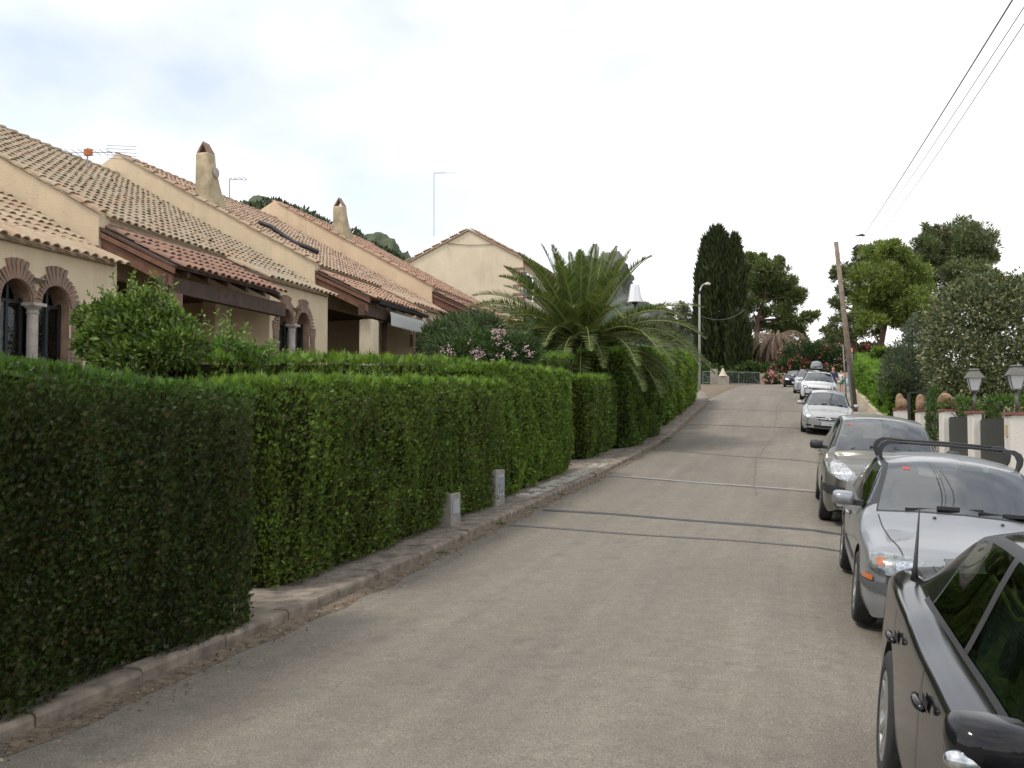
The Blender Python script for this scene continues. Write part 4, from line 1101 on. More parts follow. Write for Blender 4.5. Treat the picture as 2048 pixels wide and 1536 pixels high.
# ================================================================= CARS
def paint(name, col, metal=.55, rough=.32, coat=1.0):
    m, nt, N, L, bs = nodes(name)
    f = noise(nt, 900, 2); c = ramp(nt, f, [(.3, tuple(x * .85 for x in col)), (.7, tuple(min(1, x * 1.12) for x in col))])
    d = ramp(nt, noise(nt, 3.5, 6, .7), [(.45, (0, 0, 0)), (.75, (.16, .16, .16) if col[0] > .1 else (.02, .02, .02))])
    c = mixc(nt, d, c, (.30, .27, .22))
    L.new(c, bs.inputs['Base Color'])
    bs.inputs['Metallic'].default_value = metal; bs.inputs['Roughness'].default_value = rough
    bs.inputs['Coat Weight'].default_value = coat; bs.inputs['Coat Roughness'].default_value = .05
    if name.startswith('black'): bs.inputs['Specular IOR Level'].default_value = .34
    return m
PAINT = {'silver': paint('silver_paint', (.27, .28, .295), .5, .36, .5), 'beige_grey': paint('warm_grey_paint', (.155, .15, .13), .45, .36, .6), 'white_silver': paint('pale_silver_paint', (.40, .40, .395), .35, .36, .5),
         'white': paint('white_paint', (.58, .59, .60), .0, .3, .4), 'black': paint('black_paint', (.010, .010, .012), 0, .09, 0), 'blue_silver': paint('blue_silver_paint', (.42, .45, .48), .5, .36, .5)}
RUBBER = mat('tyre_rubber', (.022, .021, .021), .85, .25, 20, .3, 80)
TRIM = mat('black_trim', (.022, .022, .024), .55, .15, 30)
GREYTRIM = mat('grey_bumper_trim', (.075, .078, .085), .6, .15, 30)
ALLOY = mat('alloy_rim', (.42, .42, .41), .4, .2, 10, metal=.85)
CHROME = mat('chrome', (.75, .76, .78), .12, 0, metal=1.0)
LAMPGLASS = mat('headlamp_lens', (.36, .37, .37), .15, .45, 26, metal=.35, coat=.6)
LAMPBOWL = mat('headlamp_bowl', (.50, .52, .54), .2, .4, 45, metal=.8, coat=1.0)
AMBER = mat('amber_lens', (.50, .14, .03), .15, .15, 60, coat=1.0)
REDSTICK = mat('red_sticker', (.34, .07, .05), .6, .0)
PLATEW = mat('number_plate', (.72, .73, .74), .4, .03)
PLATEB = mat('plate_blue', (.03, .08, .40), .4, .0)
SEAT = mat('seat_cloth', (.10, .105, .115), .9, .2, 30)
DASH = mat('dashboard_plastic', (.045, .045, .048), .6, .15)
CLEARGLASS = glass_mat('lamp_cover', (.98, 1, 1), .03, ior=1.5)
CARGLASS = glass_mat('windscreen_glass', (.82, .92, .90), .12, ior=2.3)
TINTGLASS = glass_mat('side_window_glass', (.60, .78, .72), .45)

def pchip(Y, t):
    """shape-preserving cubic through Y[i] (i = 0..n-1, any trailing shape) at parameters t"""
    Y = np.asarray(Y, float); n = len(Y); d = np.diff(Y, axis=0); m = np.zeros_like(Y)
    a, b = d[:-1], d[1:]; same = (a * b) > 0
    m[1:-1] = np.where(same, 2 * a * b / np.where(np.abs(a + b) < 1e-9, 1e-9, a + b), 0)
    m[0], m[-1] = d[0], d[-1]
    i = np.clip(np.floor(t).astype(int), 0, n - 2); f = (t - i).reshape((-1,) + (1,) * (Y.ndim - 1))
    h00 = 2 * f**3 - 3 * f**2 + 1; h10 = f**3 - 2 * f**2 + f; h01 = -2 * f**3 + 3 * f**2; h11 = f**3 - f**2
    return h00 * Y[i] + h10 * m[i] + h01 * Y[i + 1] + h11 * m[i + 1]

class Car: pass
def make_car(name, label, c, Xc, Yf, pnt, group='cars parked along the right kerb', glass=None, cat='car', flip=False):
    w = c['W'] / 2; L_ = c['L']; H = c['H']; zl = c.get('zl', .20); belt = c['belt']; beltr = c.get('beltr', belt + .03)
    fo, wb, r = c['fo'], c['wb'], c.get('r', .305)
    sc_, sr0, sr1, sd, zd, zh0, zc, wr = c['cowl'], c['roof0'], c['roof1'], c['deck'], c['zdeck'], c['hood'], c['zcowl'], c['wr']
    shelf = c.get('shelf', .935)
    nose = c.get('nose', .13)
    # station: s, half width, zlow, zmid, zsh, belt(x ratio, z), edge(x, z), top, ds (centre forward offset)
    mz = c.get('mid', .52)
    zf = zh0 - .05
    ST = [
        (0.02, .80 * w, zl + .06, mz - .05, zf - .09, (.93, zf - .04), (.66 * w, zf - .01), zf, -nose * .35),
        (.09, .90 * w, zl + .02, mz - .02, zf - .05, (.93, zf + .005), (.72 * w, zf + .03), zh0, -nose * .5),
        (.26, .965 * w, zl, mz, zf - .01, (.93, zh0), (.76 * w, zh0 + .035), zh0 + .06, -nose * .8),
        (fo, .995 * w, zl, mz, belt - .17, (.93, belt - .11), (.77 * w, belt - .075), zh0 + (zc - zh0) * .62, -nose * .8),
        (sc_, 1.0 * w, zl, mz + .02, belt - .09, (shelf, belt - .01), (.83 * w, belt + .015), zc, -.16),
        (sr0, 1.0 * w, zl, mz + .03, belt - .07, (shelf, belt), (wr, H - .105), H - .035, -.07),
        ((sr0 + sr1) / 2, 1.0 * w, zl, mz + .03, belt - .06, (shelf, belt + .01), (wr * 1.01, H - .075), H, 0),
        (sr1, .995 * w, zl, mz + .03, beltr - .07, (shelf, beltr), (wr * .96, H - .125), H - .05, .06),
        (sd, .985 * w, zl, mz + .03, beltr - .06, (shelf, beltr + .01), (.78 * w, zd - .035), zd, .10),
        (L_ - .16, .95 * w, zl + .03, mz + .02, beltr - .08, (.93, beltr - .02), (.75 * w, zd - .06), zd - .02, .08),
        (L_ - .02, .84 * w, zl + .10, mz, beltr - .16, (.93, beltr - .09), (.66 * w, zd - .12), zd - .08, .03)]
    G = []
    for (s, hw, z0, z2, z3, (bx, z4), (xe, z5), zt, ds) in ST:
        row = [(hw * .92, s, z0), (hw * .985, s, z0 + .13), (hw, s, z2), (hw * .985, s, z3), (hw * bx, s, z4), (xe, s, z5)]
        for q in (.80, .45, 0.0):
            k = 1 - q * q
            row.append((xe * q, s + ds * k, z5 + (zt - z5) * (k if q else 1)))
        G.append(row)
    G = np.array(G)
    ni, nj = G.shape[:2]
    def ev(ti, tj):
        A = pchip(G, ti)                                            # (len ti, nj, 3)
        return pchip(A.transpose(1, 0, 2), tj).transpose(1, 0, 2)   # (len ti, len tj, 3)
    I4, I5, I7, I8 = 4, 5, 7, 8
    ti = sorted(set(np.round(np.concatenate([np.arange(0, 10.001, 1 / 8), [4.06, 4.93, 7.08, 7.90, 4.3, 5.50, 5.62, 7.55, 6.85, 0.5]]), 4)))
    tj = sorted(set(np.round(np.concatenate([np.arange(0, 8.001, 1 / 5), [4.10, 4.86, 5.22, 5.10]]), 4)))
    # finer sampling of the lower side near the wheel arches
    ti = sorted(set(ti + [round(x, 4) for x in np.arange(1.5, 4.5, 1 / 20)] + [round(x, 4) for x in np.arange(6.2, 9, 1 / 16)]))
    tj = sorted(set(tj + [round(x, 4) for x in np.arange(0, 3, 1 / 9)]))
    ti, tj = np.array(ti), np.array(tj)
    S = ev(ti, tj)
    ax = [fo, fo + wb]; ra = r + .055
    def cls(a, b):
        if 5.22 < b and I4 + .06 < a < 4.93: return 'windscreen'
        if 5.22 < b and 7.08 < a < 7.90: return 'rear_window'
        if 4.10 < b < 4.86:
            if 4.30 < a < 5.50: return 'front_side_window'
            if 5.62 < a < c.get('wend', 6.85): return 'rear_side_window'
            if 4.2 < a < 7.0: return 'window_surround'
        if 4.86 < b < 5.10 and 4.2 < a < 7.0: return 'window_surround'
        if 5.10 < b and I4 - .0 < a < 4.06: return 'scuttle'
        if 5.10 < b < 5.22 and I4 < a < 5.0: return 'screen_seal'
        if 5.10 < b and (4.93 < a < 5.0): return 'body'
        return 'body'
    parts = {}
    def put(k, quads):
        parts.setdefault(k, []).extend(quads)
    V = S.copy()
    # cut wheel arches: delete faces wholly inside, snap the rest to the circle
    inside = np.zeros(V.shape[:2], bool)
    for a_ in ax:
        d = np.hypot(V[..., 1] - a_, V[..., 2] - r)
        inside |= (d < ra) & (V[..., 0] > .5 * w)
    keep = np.ones((len(ti) - 1, len(tj) - 1), bool)
    for i in range(len(ti) - 1):
        for j in range(len(tj) - 1):
            if inside[i, j] and inside[i + 1, j] and inside[i, j + 1] and inside[i + 1, j + 1]: keep[i, j] = False
    for i in range(len(ti)):
        for j in range(len(tj)):
            if inside[i, j]:
                a_ = ax[0] if abs(V[i, j, 1] - ax[0]) < abs(V[i, j, 1] - ax[1]) else ax[1]
                dy, dz = V[i, j, 1] - a_, V[i, j, 2] - r; d = max(math.hypot(dy, dz), 1e-6)
                V[i, j, 1] = a_ + dy / d * ra; V[i, j, 2] = r + dz / d * ra
    sides = {1: {}, -1: {}}
    for i in range(len(ti) - 1):
        for j in range(len(tj) - 1):
            if not keep[i, j]: continue
            k = cls((ti[i] + ti[i + 1]) / 2, (tj[j] + tj[j + 1]) / 2)
            q = [tuple(V[i, j]), tuple(V[i + 1, j]), tuple(V[i + 1, j + 1]), tuple(V[i, j + 1])]
            sides[1].setdefault(k, []).append(q); sides[-1].setdefault(k, []).append([(-x, y, z) for x, y, z in reversed(q)])
    # nose and tail caps
    for i, sg in ((0, -1), (len(ti) - 1, 1)):
        ring = V[i]; m = 6
        for j in range(len(tj) - 1):
            for k in range(m):
                def pt(jj, kk):
                    x, y, z = ring[jj]; t = 1 - kk / m; yc = ring[-1][1] + sg * .03 * math.sin(math.pi * min(1, max(0, (z - zl) / .6)))
                    return (x * t, y + (yc - y) * (1 - t * t), z)
                q = [pt(j, k), pt(j + 1, k), pt(j + 1, k + 1), pt(j, k + 1)]
                if sg > 0: q = q[::-1]
                q = q[::-1]
                sides[1].setdefault('body', []).append(q); sides[-1].setdefault('body', []).append([(-x, y, z) for x, y, z in reversed(q)])
    slope = math.atan((float(road_z(Yf + L_)) - float(road_z(Yf))) / L_)
    roll = c.get('roll', FALL)
    C = thing(name, (Xc + w * math.cos(roll), Yf, float(road_z(Yf)) + .012 - w * math.sin(roll)), label, cat, group, None, (slope, roll, c.get('yaw', 0)))
    def quads_obj(nm, qs, m, smooth=True):
        idx, VV, FF = {}, [], []
        for q in qs:
            f = []
            for p in q:
                k = (round(p[0], 4), round(p[1], 4), round(p[2], 4))
                if k not in idx: idx[k] = len(VV); VV.append(p)
                f.append(idx[k])
            f = [f[t] for t in range(4) if f[t] != f[t - 1]]
            if len(f) >= 3: FF.append(f)
        return add(nm, VV, FF, m, C, smooth, local=True)
    mats_ = {'windscreen': CARGLASS, 'rear_window': TINTGLASS, 'front_side_window': glass or TINTGLASS, 'rear_side_window': glass or TINTGLASS, 'window_surround': TRIM, 'scuttle': TRIM, 'screen_seal': c.get('pillar_mat', pnt), 'body': pnt}
    body = quads_obj('body', sides[1]['body'] + sides[-1]['body'], pnt)
    for k in ('windscreen', 'rear_window', 'scuttle'):
        quads_obj(k, sides[1][k] + sides[-1][k], mats_[k])
    for sg in (1, -1):
        for k in ('front_side_window', 'rear_side_window'): quads_obj('side_window', sides[sg][k], mats_[k])
        for k in ('screen_seal', 'window_surround'): quads_obj(k, sides[sg][k], mats_[k])
    # projecting surface for the details
    allv, allf = [], []
    for sg in (1, -1):
        for qs in sides[sg].values():
            for q in qs: b = len(allv); allv += q; allf.append((b, b + 1, b + 2, b + 3))
    bvh = BVHTree.FromPolygons([Vector(p) for p in allv], allf)
    def proj(a, b, view):
        if view == 'front': o, d = Vector((a, -2, b)), Vector((0, 1, 0))
        elif view == 'rear': o, d = Vector((a, L_ + 2, b)), Vector((0, -1, 0))
        elif view == 'top': o, d = Vector((b, a, 3)), Vector((0, 0, -1))
        elif view == 'left': o, d = Vector((-3, a, b)), Vector((1, 0, 0))
        else: o, d = Vector((3, a, b)), Vector((-1, 0, 0))
        h, n, _, _ = bvh.ray_cast(o, d)
        if h is None: h, n, _, _ = bvh.find_nearest(o + d * 2)
        if n.dot(d) > 0: n = -n
        return h, n
    def panel(nm, poly, view, m, off=.004, res=.05, thick=.0, parent=None):
        """a patch outlined in one view and laid on the bodywork"""
        P = []
        for i, p in enumerate(poly):
            q = poly[(i + 1) % len(poly)]; k = max(1, int(math.hypot(q[0] - p[0], q[1] - p[1]) / res))
            P += [(p[0] + (q[0] - p[0]) * t / k, p[1] + (q[1] - p[1]) * t / k) for t in range(k)]
        nb = len(P); xs = [p[0] for p in P]; zs_ = [p[1] for p in P]
        for a in np.arange(min(xs) + res / 2, max(xs), res):
            for b in np.arange(min(zs_) + res / 2, max(zs_), res): P.append((a, b))
        vo, eo, fo_, _, _, _ = delaunay_2d_cdt([Vector(p) for p in P], [], [list(range(nb))], 1, 1e-6)
        V3 = []
        for p in vo:
            h, n = proj(p[0], p[1], view); V3.append(h + n * off)
        F3 = [tuple(f) for f in fo_]
        if view in ('rear', 'left', 'top') and False: F3 = [f[::-1] for f in F3]
        o = add(nm, [tuple(v) for v in V3], F3, m, parent or C, True, local=True)
        return o
    def line(nm, pts, view, wd, m=TRIM, off=.003, parent=None):
        """a thin strip such as a shut line"""
        Q = []
        for i in range(len(pts) - 1):
            k = max(1, int(math.hypot(pts[i + 1][0] - pts[i][0], pts[i + 1][1] - pts[i][1]) / .05))
            Q += [(pts[i][0] + (pts[i + 1][0] - pts[i][0]) * t / k, pts[i][1] + (pts[i + 1][1] - pts[i][1]) * t / k) for t in range(k)]
        Q.append(pts[-1]); VV, FF = [], []
        for i, p in enumerate(Q):
            a, b = Q[max(i - 1, 0)], Q[min(i + 1, len(Q) - 1)]; dx, dy = b[0] - a[0], b[1] - a[1]; d = math.hypot(dx, dy) or 1
            for s in (-1, 1):
                h, n = proj(p[0] - dy / d * wd / 2 * s, p[1] + dx / d * wd / 2 * s, view); VV.append(tuple(h + n * off))
        FF = [(2 * i, 2 * i + 2, 2 * i + 3, 2 * i + 1) for i in range(len(Q) - 1)]
        return add(nm, VV, FF, m, parent or C, True, local=True)
    # underbody, arch liners, floor
    mb = MB(); mb.box((-w * .86, .42, zl - .03), (w * .86, L_ - .35, zl + .12)); mb.obj('underbody', TRIM, C, local=True)
    for sg in (-1, 1):
        for a_ in ax:
            mb = MB()
            n = 18; Vv = []
            for k in range(n + 1):
                an = math.pi * (k / n * 1.16 - .08)
                for x in (w * .985, w * .55): Vv.append((sg * x, a_ + ra * 1.0 * math.cos(an), r + ra * 1.0 * math.sin(an)))
            mb.add(Vv, [(2 * k, 2 * k + 1, 2 * k + 3, 2 * k + 2) for k in range(n)])
            mb.add([(sg * w * .55, a_ - ra, zl), (sg * w * .55, a_ + ra, zl), (sg * w * .55, a_ + ra, r + ra), (sg * w * .55, a_ - ra, r + ra)], [(0, 1, 2, 3)])
            mb.obj('arch_liner', TRIM, C, local=True)
    # wheels
    for sg in (-1, 1):
        for a_ in ax:
            wh = sub('wheel', C, (sg * (w - .095), a_, r))
            mb = MB(); tw = .095
            mb.lathe([(r * .66, -tw * .8), (r * .70, -tw), (r * .90, -tw * 1.0), (r * .97, -tw * .85), (r, -tw * .55), (r, tw * .55), (r * .97, tw * .85), (r * .90, tw * 1.0), (r * .70, tw), (r * .66, tw * .8)], n=36, axis='x'); mb.obj('tyre', RUBBER, wh, True, local=True)
            mb = MB(); ro = r * .68; o_ = sg * tw
            mb.lathe([(ro, o_ * .95), (ro * .96, o_ * .9), (ro * .93, o_ * .45), (ro * .90, -o_ * .6)], n=36, axis='x')
            mb.lathe([(.0, o_ * .78), (.05, o_ * .78), (.062, o_ * .70), (.065, o_ * .4)], n=16, axis='x')
            ns = c.get('spokes', 7)
            for k in range(ns):
                an = 2 * math.pi * k / ns; p0 = (o_ * .62, .04 * math.cos(an), .04 * math.sin(an)); p1 = (o_ * .80, ro * .95 * math.cos(an), ro * .95 * math.sin(an))
                mb.beam(p0, p1, .042 if ns < 9 else .026, .03, (1, 0, 0))
            mb.obj('rim', ALLOY, wh, False, local=True)
            mb = MB(); mb.lathe([(.0, o_ * .15), (ro * .92, o_ * .15)], n=24, axis='x'); mb.obj('brake_disc', TRIM, wh, False, local=True)
    # cabin: dashboard, seats, steering wheel
    zs_ = belt - .42
    mb = MB(); mb.box((-w * .84, sc_ + .12, belt - .22), (w * .84, sc_ + .60, belt - .03)); bevel(mb.obj('dashboard', DASH, C, local=True), .06, 3)
    mb = MB(); mb.box((-w * .86, sc_ + .2, zl + .13), (w * .86, sd - .1, zl + .17)); mb.obj('cabin_floor', DASH, C, local=True)
    def seat(x, s, wd, nm='seat'):
        mb = MB(); lean = .22
        mb.add([(x - wd, s, zs_ - .05), (x + wd, s, zs_ - .05), (x + wd, s + .14, zs_ - .05), (x - wd, s + .14, zs_ - .05), (x - wd * .85, s + lean, zs_ + .56), (x + wd * .85, s + lean, zs_ + .56), (x + wd * .85, s + lean + .12, zs_ + .56), (x - wd * .85, s + lean + .12, zs_ + .56)],
               [(0, 3, 2, 1), (4, 5, 6, 7), (0, 1, 5, 4), (1, 2, 6, 5), (2, 3, 7, 6), (3, 0, 4, 7)])
        mb.box((x - wd, s - .45, zs_ - .18), (x + wd, s + .1, zs_ - .02))
        for dx in ((0,) if wd < .4 else (-.38, .38)): mb.box((x + dx - .13, s + lean + .03, zs_ + .60), (x + dx + .13, s + lean + .12, zs_ + .78))
        bevel(mb.obj(nm, SEAT, C, local=True), .04, 2)
    s1 = sr0 + .25; seat(-.36, s1, .24); seat(.36, s1, .24); seat(0, min(s1 + .9, sr1 - .1), .58, 'rear_seat')
    mb = MB(); cx, cs, cz = .36, s1 - .68, belt + .0
    pts = []
    for k in range(25):
        a = 2 * math.pi * k / 24; pts.append((cx + .185 * math.cos(a), cs - .06 * math.sin(a), cz - .02 + .175 * math.sin(a)))
    mb.tube(pts, .015, 6, False); mb.beam((cx - .17, cs, cz - .02), (cx + .17, cs, cz - .02), .04, .03); mb.obj('steering_wheel', DASH, C, True, local=True)
    mb = MB(); mb.box((-.11, sr0 + .02, H - .20), (.11, sr0 + .05, H - .13)); bevel(mb.obj('rear_view_mirror', DASH, C, local=True), .015)
    # door mirrors
    ms = c.get('mirror_s', sc_ + .28); mz_ = belt + c.get('mirror_dz', .08); mw, mh = c.get('mw', .19), c.get('mh', .14)
    for sg in (-1, 1):
        mr = sub('door_mirror', C, (sg * (w * c.get('mirror_x', .95)), ms, mz_))
        mb = MB(); n = 12; Vv, Ff = [], []
        for k, (d, sc2) in enumerate(((-.085, .35), (-.075, .62), (-.045, .86), (0., 1.0), (.06, 1.0))):
            for q in range(n):
                a = 2 * math.pi * q / n; e = .55
                X = math.copysign(abs(math.cos(a)) ** e, math.cos(a)) * mw / 2 * sc2; Z = math.copysign(abs(math.sin(a)) ** e, math.sin(a)) * mh / 2 * sc2
                Vv.append((sg * (.055 + mw / 2) + X, d, Z + .012 * sg * X))
        for k in range(4):
            for q in range(n): Ff.append((k * n + q, k * n + (q + 1) % n, (k + 1) * n + (q + 1) % n, (k + 1) * n + q))
        Ff.append(tuple(range(n - 1, -1, -1)))
        mb.add(Vv, Ff); mb.obj('mirror_housing', c.get('mirror_mat', pnt), mr, True, local=True)
        mb = MB(); mb.add([v for v in Vv[4 * n:]], [tuple(range(n))]); mb.obj('mirror_glass', CHROME, mr, local=True)
        mb = MB(); mb.beam((-sg * .02, .0, -.035), (sg * .10, .02, -.03), .05, .05); mb.obj('mirror_arm', TRIM, mr, local=True)
        if c.get('mirror_lamp'):
            bm = bmesh.new(); bmesh.ops.create_icosphere(bm, subdivisions=2, radius=1)
            for v in bm.verts: v.co = Vector((v.co.x * .055 + sg * (.055 + mw * .80), v.co.y * .035 - .050, v.co.z * .030 - mh * .26))
            me = bpy.data.meshes.new('indicator_lamp'); bm.to_mesh(me); bm.free(); link_mesh('indicator_lamp', me, LAMPBOWL, mr, True)
    # wipers
    if c.get('wipers', True):
        for (x0, x1) in ((-.50, .18), (.12, .74)):
            a, _ = proj(sc_ - .02 - .10 * (1 - (x0 / w) ** 2), x0 * w * 1.1, 'top'); b, _ = proj(sc_ + .02 - .12 * (1 - (x1 / w) ** 2), x1 * w, 'top')
            mb = MB(); mb.beam(a + Vector((0, .03, .025)), b + Vector((0, .05, .03)), .02, .02)
            mid = a.lerp(b, .55); mb.beam(mid + Vector((-.09, .02, .04)), mid + Vector((.09, .03, .045)), .05, .03); mb.obj('wiper', TRIM, C, local=True)
    car = Car(); car.C, car.panel, car.line, car.proj, car.w, car.L, car.c, car.body = C, panel, line, proj, w, L_, c, body
    car.V = V
    # shut lines common to all cars
    for sg, vw in ((-1, 'left'), (1, 'right')):
        d0, d1, d2 = sc_ + .02, c.get('door', (sr0 + sr1) / 2 - .12), c.get('door2', fo + wb - .05)
        for s in (d0, d1): line('shut_line', [(s, zl + .12), (s - .02, mz), (s + .01, belt - .06)], vw, .009)
        line('shut_line', [(d0, zl + .13), (d1, zl + .13)], vw, .008)
        for s in (d1 - .16, d2 - .22):
            h, n = proj(s, belt - .14, vw)
            hd = sub('door_handle', C, tuple(h + n * .022))
            mb = MB(); mb.tube([(0, -.11, 0), (sg * .012, -.07, .004), (sg * .016, 0, .005), (sg * .012, .06, .004), (0, .09, 0)], [.010, .017, .018, .016, .010], 8); mb.obj('grip', pnt, hd, True, local=True)
            mb = MB(); q = [(0, -.085, -.02), (0, .065, -.02), (0, .065, .025), (0, -.085, .025)]; mb.add([(-sg * .016, y, z) for _, y, z in q], [(0, 1, 2, 3)]); mb.obj('handle_recess', TRIM, hd, local=True)
    for sg in (-1, 1): line('shut_line', [(.10, sg * .66 * w), (.5, sg * .74 * w), (sc_ - .06, sg * .80 * w)], 'top', .010)
    return car
def circle(cx, cz, rx, rz=None, n=20): return [(cx + rx * math.cos(2 * math.pi * k / n), cz + (rz or rx) * math.sin(2 * math.pi * k / n)) for k in range(n)]
def sym(car, nm, poly, view, m, **kw):
    for s in (-1, 1): car.panel(nm, [(s * a, b) for a, b in poly], view, m, **kw)
def plate(car, z, text='', y=None, wd=.52):
    """number plate on the nose with a blue band and characters"""
    h, n = car.proj(0, z, 'front')
    T = sub('number_plate', car.C, (h.x, h.y - .03, z))
    MB().box((-wd / 2, -.006, -.055), (wd / 2, .006, .055)).obj('plate', PLATEW, T, local=True)
    MB().box((-wd / 2 + .004, -.009, -.052), (-wd / 2 + .045, -.006, .052)).obj('blue_band', PLATEB, T, local=True)
    if text:
        cu = bpy.data.curves.new('plate_text', 'FONT'); cu.body = text; cu.size = .098; cu.align_x = 'CENTER'; cu.align_y = 'CENTER'; cu.extrude = .001
        tmp = bpy.data.objects.new('plate_text', cu); COL.objects.link(tmp); bpy.context.view_layer.update()
        me = bpy.data.meshes.new_from_object(tmp.evaluated_get(bpy.context.evaluated_depsgraph_get())); bpy.data.objects.remove(tmp)
        o = link_mesh('characters', me, TRIM, T); o.location = (.02, -.008, -.004); o.rotation_euler = (math.pi / 2, 0, 0)
def sticker(car, x, z, wd=.065):
    """small red permit sticker inside the top of the windscreen"""
    car.panel('permit_sticker', [(x - wd / 2, z - .011), (x + wd / 2, z - .011), (x + wd / 2, z + .011), (x - wd / 2, z + .011)], 'front', REDSTICK, off=.002, res=.03)

# --- silver saloon with roof bars
c = dict(L=4.50, W=1.72, H=1.41, wb=2.56, fo=.87, r=.305, belt=.90, cowl=1.22, roof0=1.98, roof1=3.25, deck=3.95, zdeck=1.02, hood=.72, zcowl=.97, wr=.60, shelf=.945, mw=.20, mh=.13, nose=.12, pillar_mat=TRIM)
k = make_car('parked_car', 'silver saloon with black roof bars, second from the camera', c, .45, 8.25, PAINT['silver'])
w = k.w
sym(k, 'headlamp', [(.42, .565), (.43, .705), (.60, .715), (.72, .715), (.80, .69), (.80, .60), (.74, .57)], 'front', LAMPGLASS, off=.006, res=.03)
sym(k, 'headlamp_bowl', circle(.55, .64, .075, .06), 'front', LAMPBOWL, off=.010, res=.03)
sym(k, 'indicator', [(.70, .625), (.70, .685), (.755, .68), (.76, .63)], 'front', AMBER, off=.009, res=.02)
sym(k, 'lamp_lens', [(.42, .565), (.43, .705), (.60, .715), (.72, .715), (.80, .69), (.80, .60), (.74, .57)], 'front', CLEARGLASS, off=.016, res=.03)
sym(k, 'bumper_strip', [(0, .43), (0, .515), (.45, .515), (.84, .50), (.84, .425), (.45, .43)], 'front', GREYTRIM, off=.014, res=.04)
sym(k, 'marker_lamp', [(.77, .508), (.77, .548), (.83, .54), (.83, .505)], 'front', AMBER, off=.02, res=.03)
for sg, vw in ((-1, 'left'), (1, 'right')):
    k.panel('marker_lamp', [(.12, .508), (.12, .548), (.22, .542), (.22, .51)], vw, AMBER, off=.008, res=.03)
    k.panel('bumper_strip', [(.04, .425), (.04, .50), (.42, .49), (.42, .43)], vw, GREYTRIM, off=.010, res=.04)
    k.panel('indicator_side', [(.10, .60), (.10, .69), (.20, .685), (.20, .61)], vw, LAMPGLASS, off=.006, res=.03)
    k.panel('side_strip', [(1.35, .44), (1.35, .49), (3.0, .49), (3.0, .44)], vw, GREYTRIM, off=.008, res=.06)
k.panel('grille', [(-.33, .56), (-.30, .69), (.30, .69), (.33, .56)], 'front', TRIM, off=.006, res=.04)
k.panel('lower_grille', [(-.5, .27), (-.5, .37), (.5, .37), (.5, .27)], 'front', TRIM, off=.006, res=.05)
plate(k, .40); sticker(k, -.43, 1.285)
for x in (-.25, .28):
    h, n = k.proj(1.0, x, 'top'); MB().lathe([(0, .015), (.012, .012), (.016, 0)], tuple(h + Vector((0, 0, .002))), 10).obj('washer_jet', TRIM, k.C, True, local=True)
# black roof bars: curved feet and a cross bar
for s in (2.28, 2.86):
    T = sub('roof_bar', k.C, (0, s, 0))
    zr = 1.41 + .085
    hl, _ = k.proj(s, -.585, 'top'); hr, _ = k.proj(s, .585, 'top')
    MB().tube([(-.56, 0, zr), (0, 0, zr + .008), (.56, 0, zr)], .014, 8).obj('bar', TRIM, T, True, local=True)
    for sg in (-1, 1):
        mb = MB(); V_, F_ = [], []
        prof = [(.60, 1.30, .045), (.625, 1.36, .048), (.63, 1.42, .046), (.605, 1.468, .04), (.555, 1.495, .03), (.47, 1.497, .02)]
        for x, z, hh in prof: V_ += [(sg * (x - .02), -hh * 1.3, z - .018), (sg * (x + .018), -hh * 1.3, z + .014), (sg * (x + .018), hh * 1.3, z + .014), (sg * (x - .02), hh * 1.3, z - .018)]
        for i in range(5):
            for q in range(4): F_.append((i * 4 + q, i * 4 + (q + 1) % 4, i * 4 + 4 + (q + 1) % 4, i * 4 + 4 + q))
        F_ += [(0, 1, 2, 3), (20, 21, 22, 23)]
        mb.add(V_, F_).obj('foot', TRIM, T, False, local=True)
# --- warm grey people carrier
c = dict(L=4.28, W=1.75, H=1.60, wb=2.76, fo=.80, r=.305, belt=1.02, cowl=.92, roof0=1.72, roof1=3.45, deck=4.02, zdeck=1.12, hood=.84, zcowl=1.10, wr=.60, shelf=.93, nose=.20, mirror_mat=TRIM, mid=.58, mirror_s=1.15, spokes=5)
k = make_car('parked_car', 'warm grey rounded people carrier with black door mirrors, behind the silver saloon', c, .33, 15.1, PAINT['beige_grey'])
sym(k, 'headlamp', [(.40, .72), (.46, .80), (.60, .90), (.72, .93), (.78, .87), (.76, .76), (.66, .69), (.52, .67)], 'front', LAMPGLASS, off=.006, res=.03)
sym(k, 'headlamp_bowl', circle(.57, .77, .085, .075), 'front', LAMPBOWL, off=.011, res=.03)
sym(k, 'bumper_strip', [(0, .47), (0, .56), (.45, .57), (.80, .59), (.80, .48), (.45, .47)], 'front', TRIM, off=.014, res=.04)
for sg, vw in ((-1, 'left'), (1, 'right')): k.panel('bumper_strip', [(.04, .48), (.04, .59), (.40, .60), (.40, .50)], vw, TRIM, off=.010, res=.04)
k.panel('grille', [(-.30, .65), (-.34, .74), (.34, .74), (.30, .65)], 'front', TRIM, off=.006, res=.04)
sym(k, 'fog_lamp', circle(.62, .34, .07, .055), 'front', TRIM, off=.008, res=.03)
sym(k, 'fog_lens', circle(.62, .34, .05, .04), 'front', LAMPBOWL, off=.014, res=.03)
k.panel('lower_grille', [(-.4, .27), (-.4, .36), (.4, .36), (.4, .27)], 'front', TRIM, off=.006, res=.05)
plate(k, .42); sticker(k, -.50, 1.44, .085)
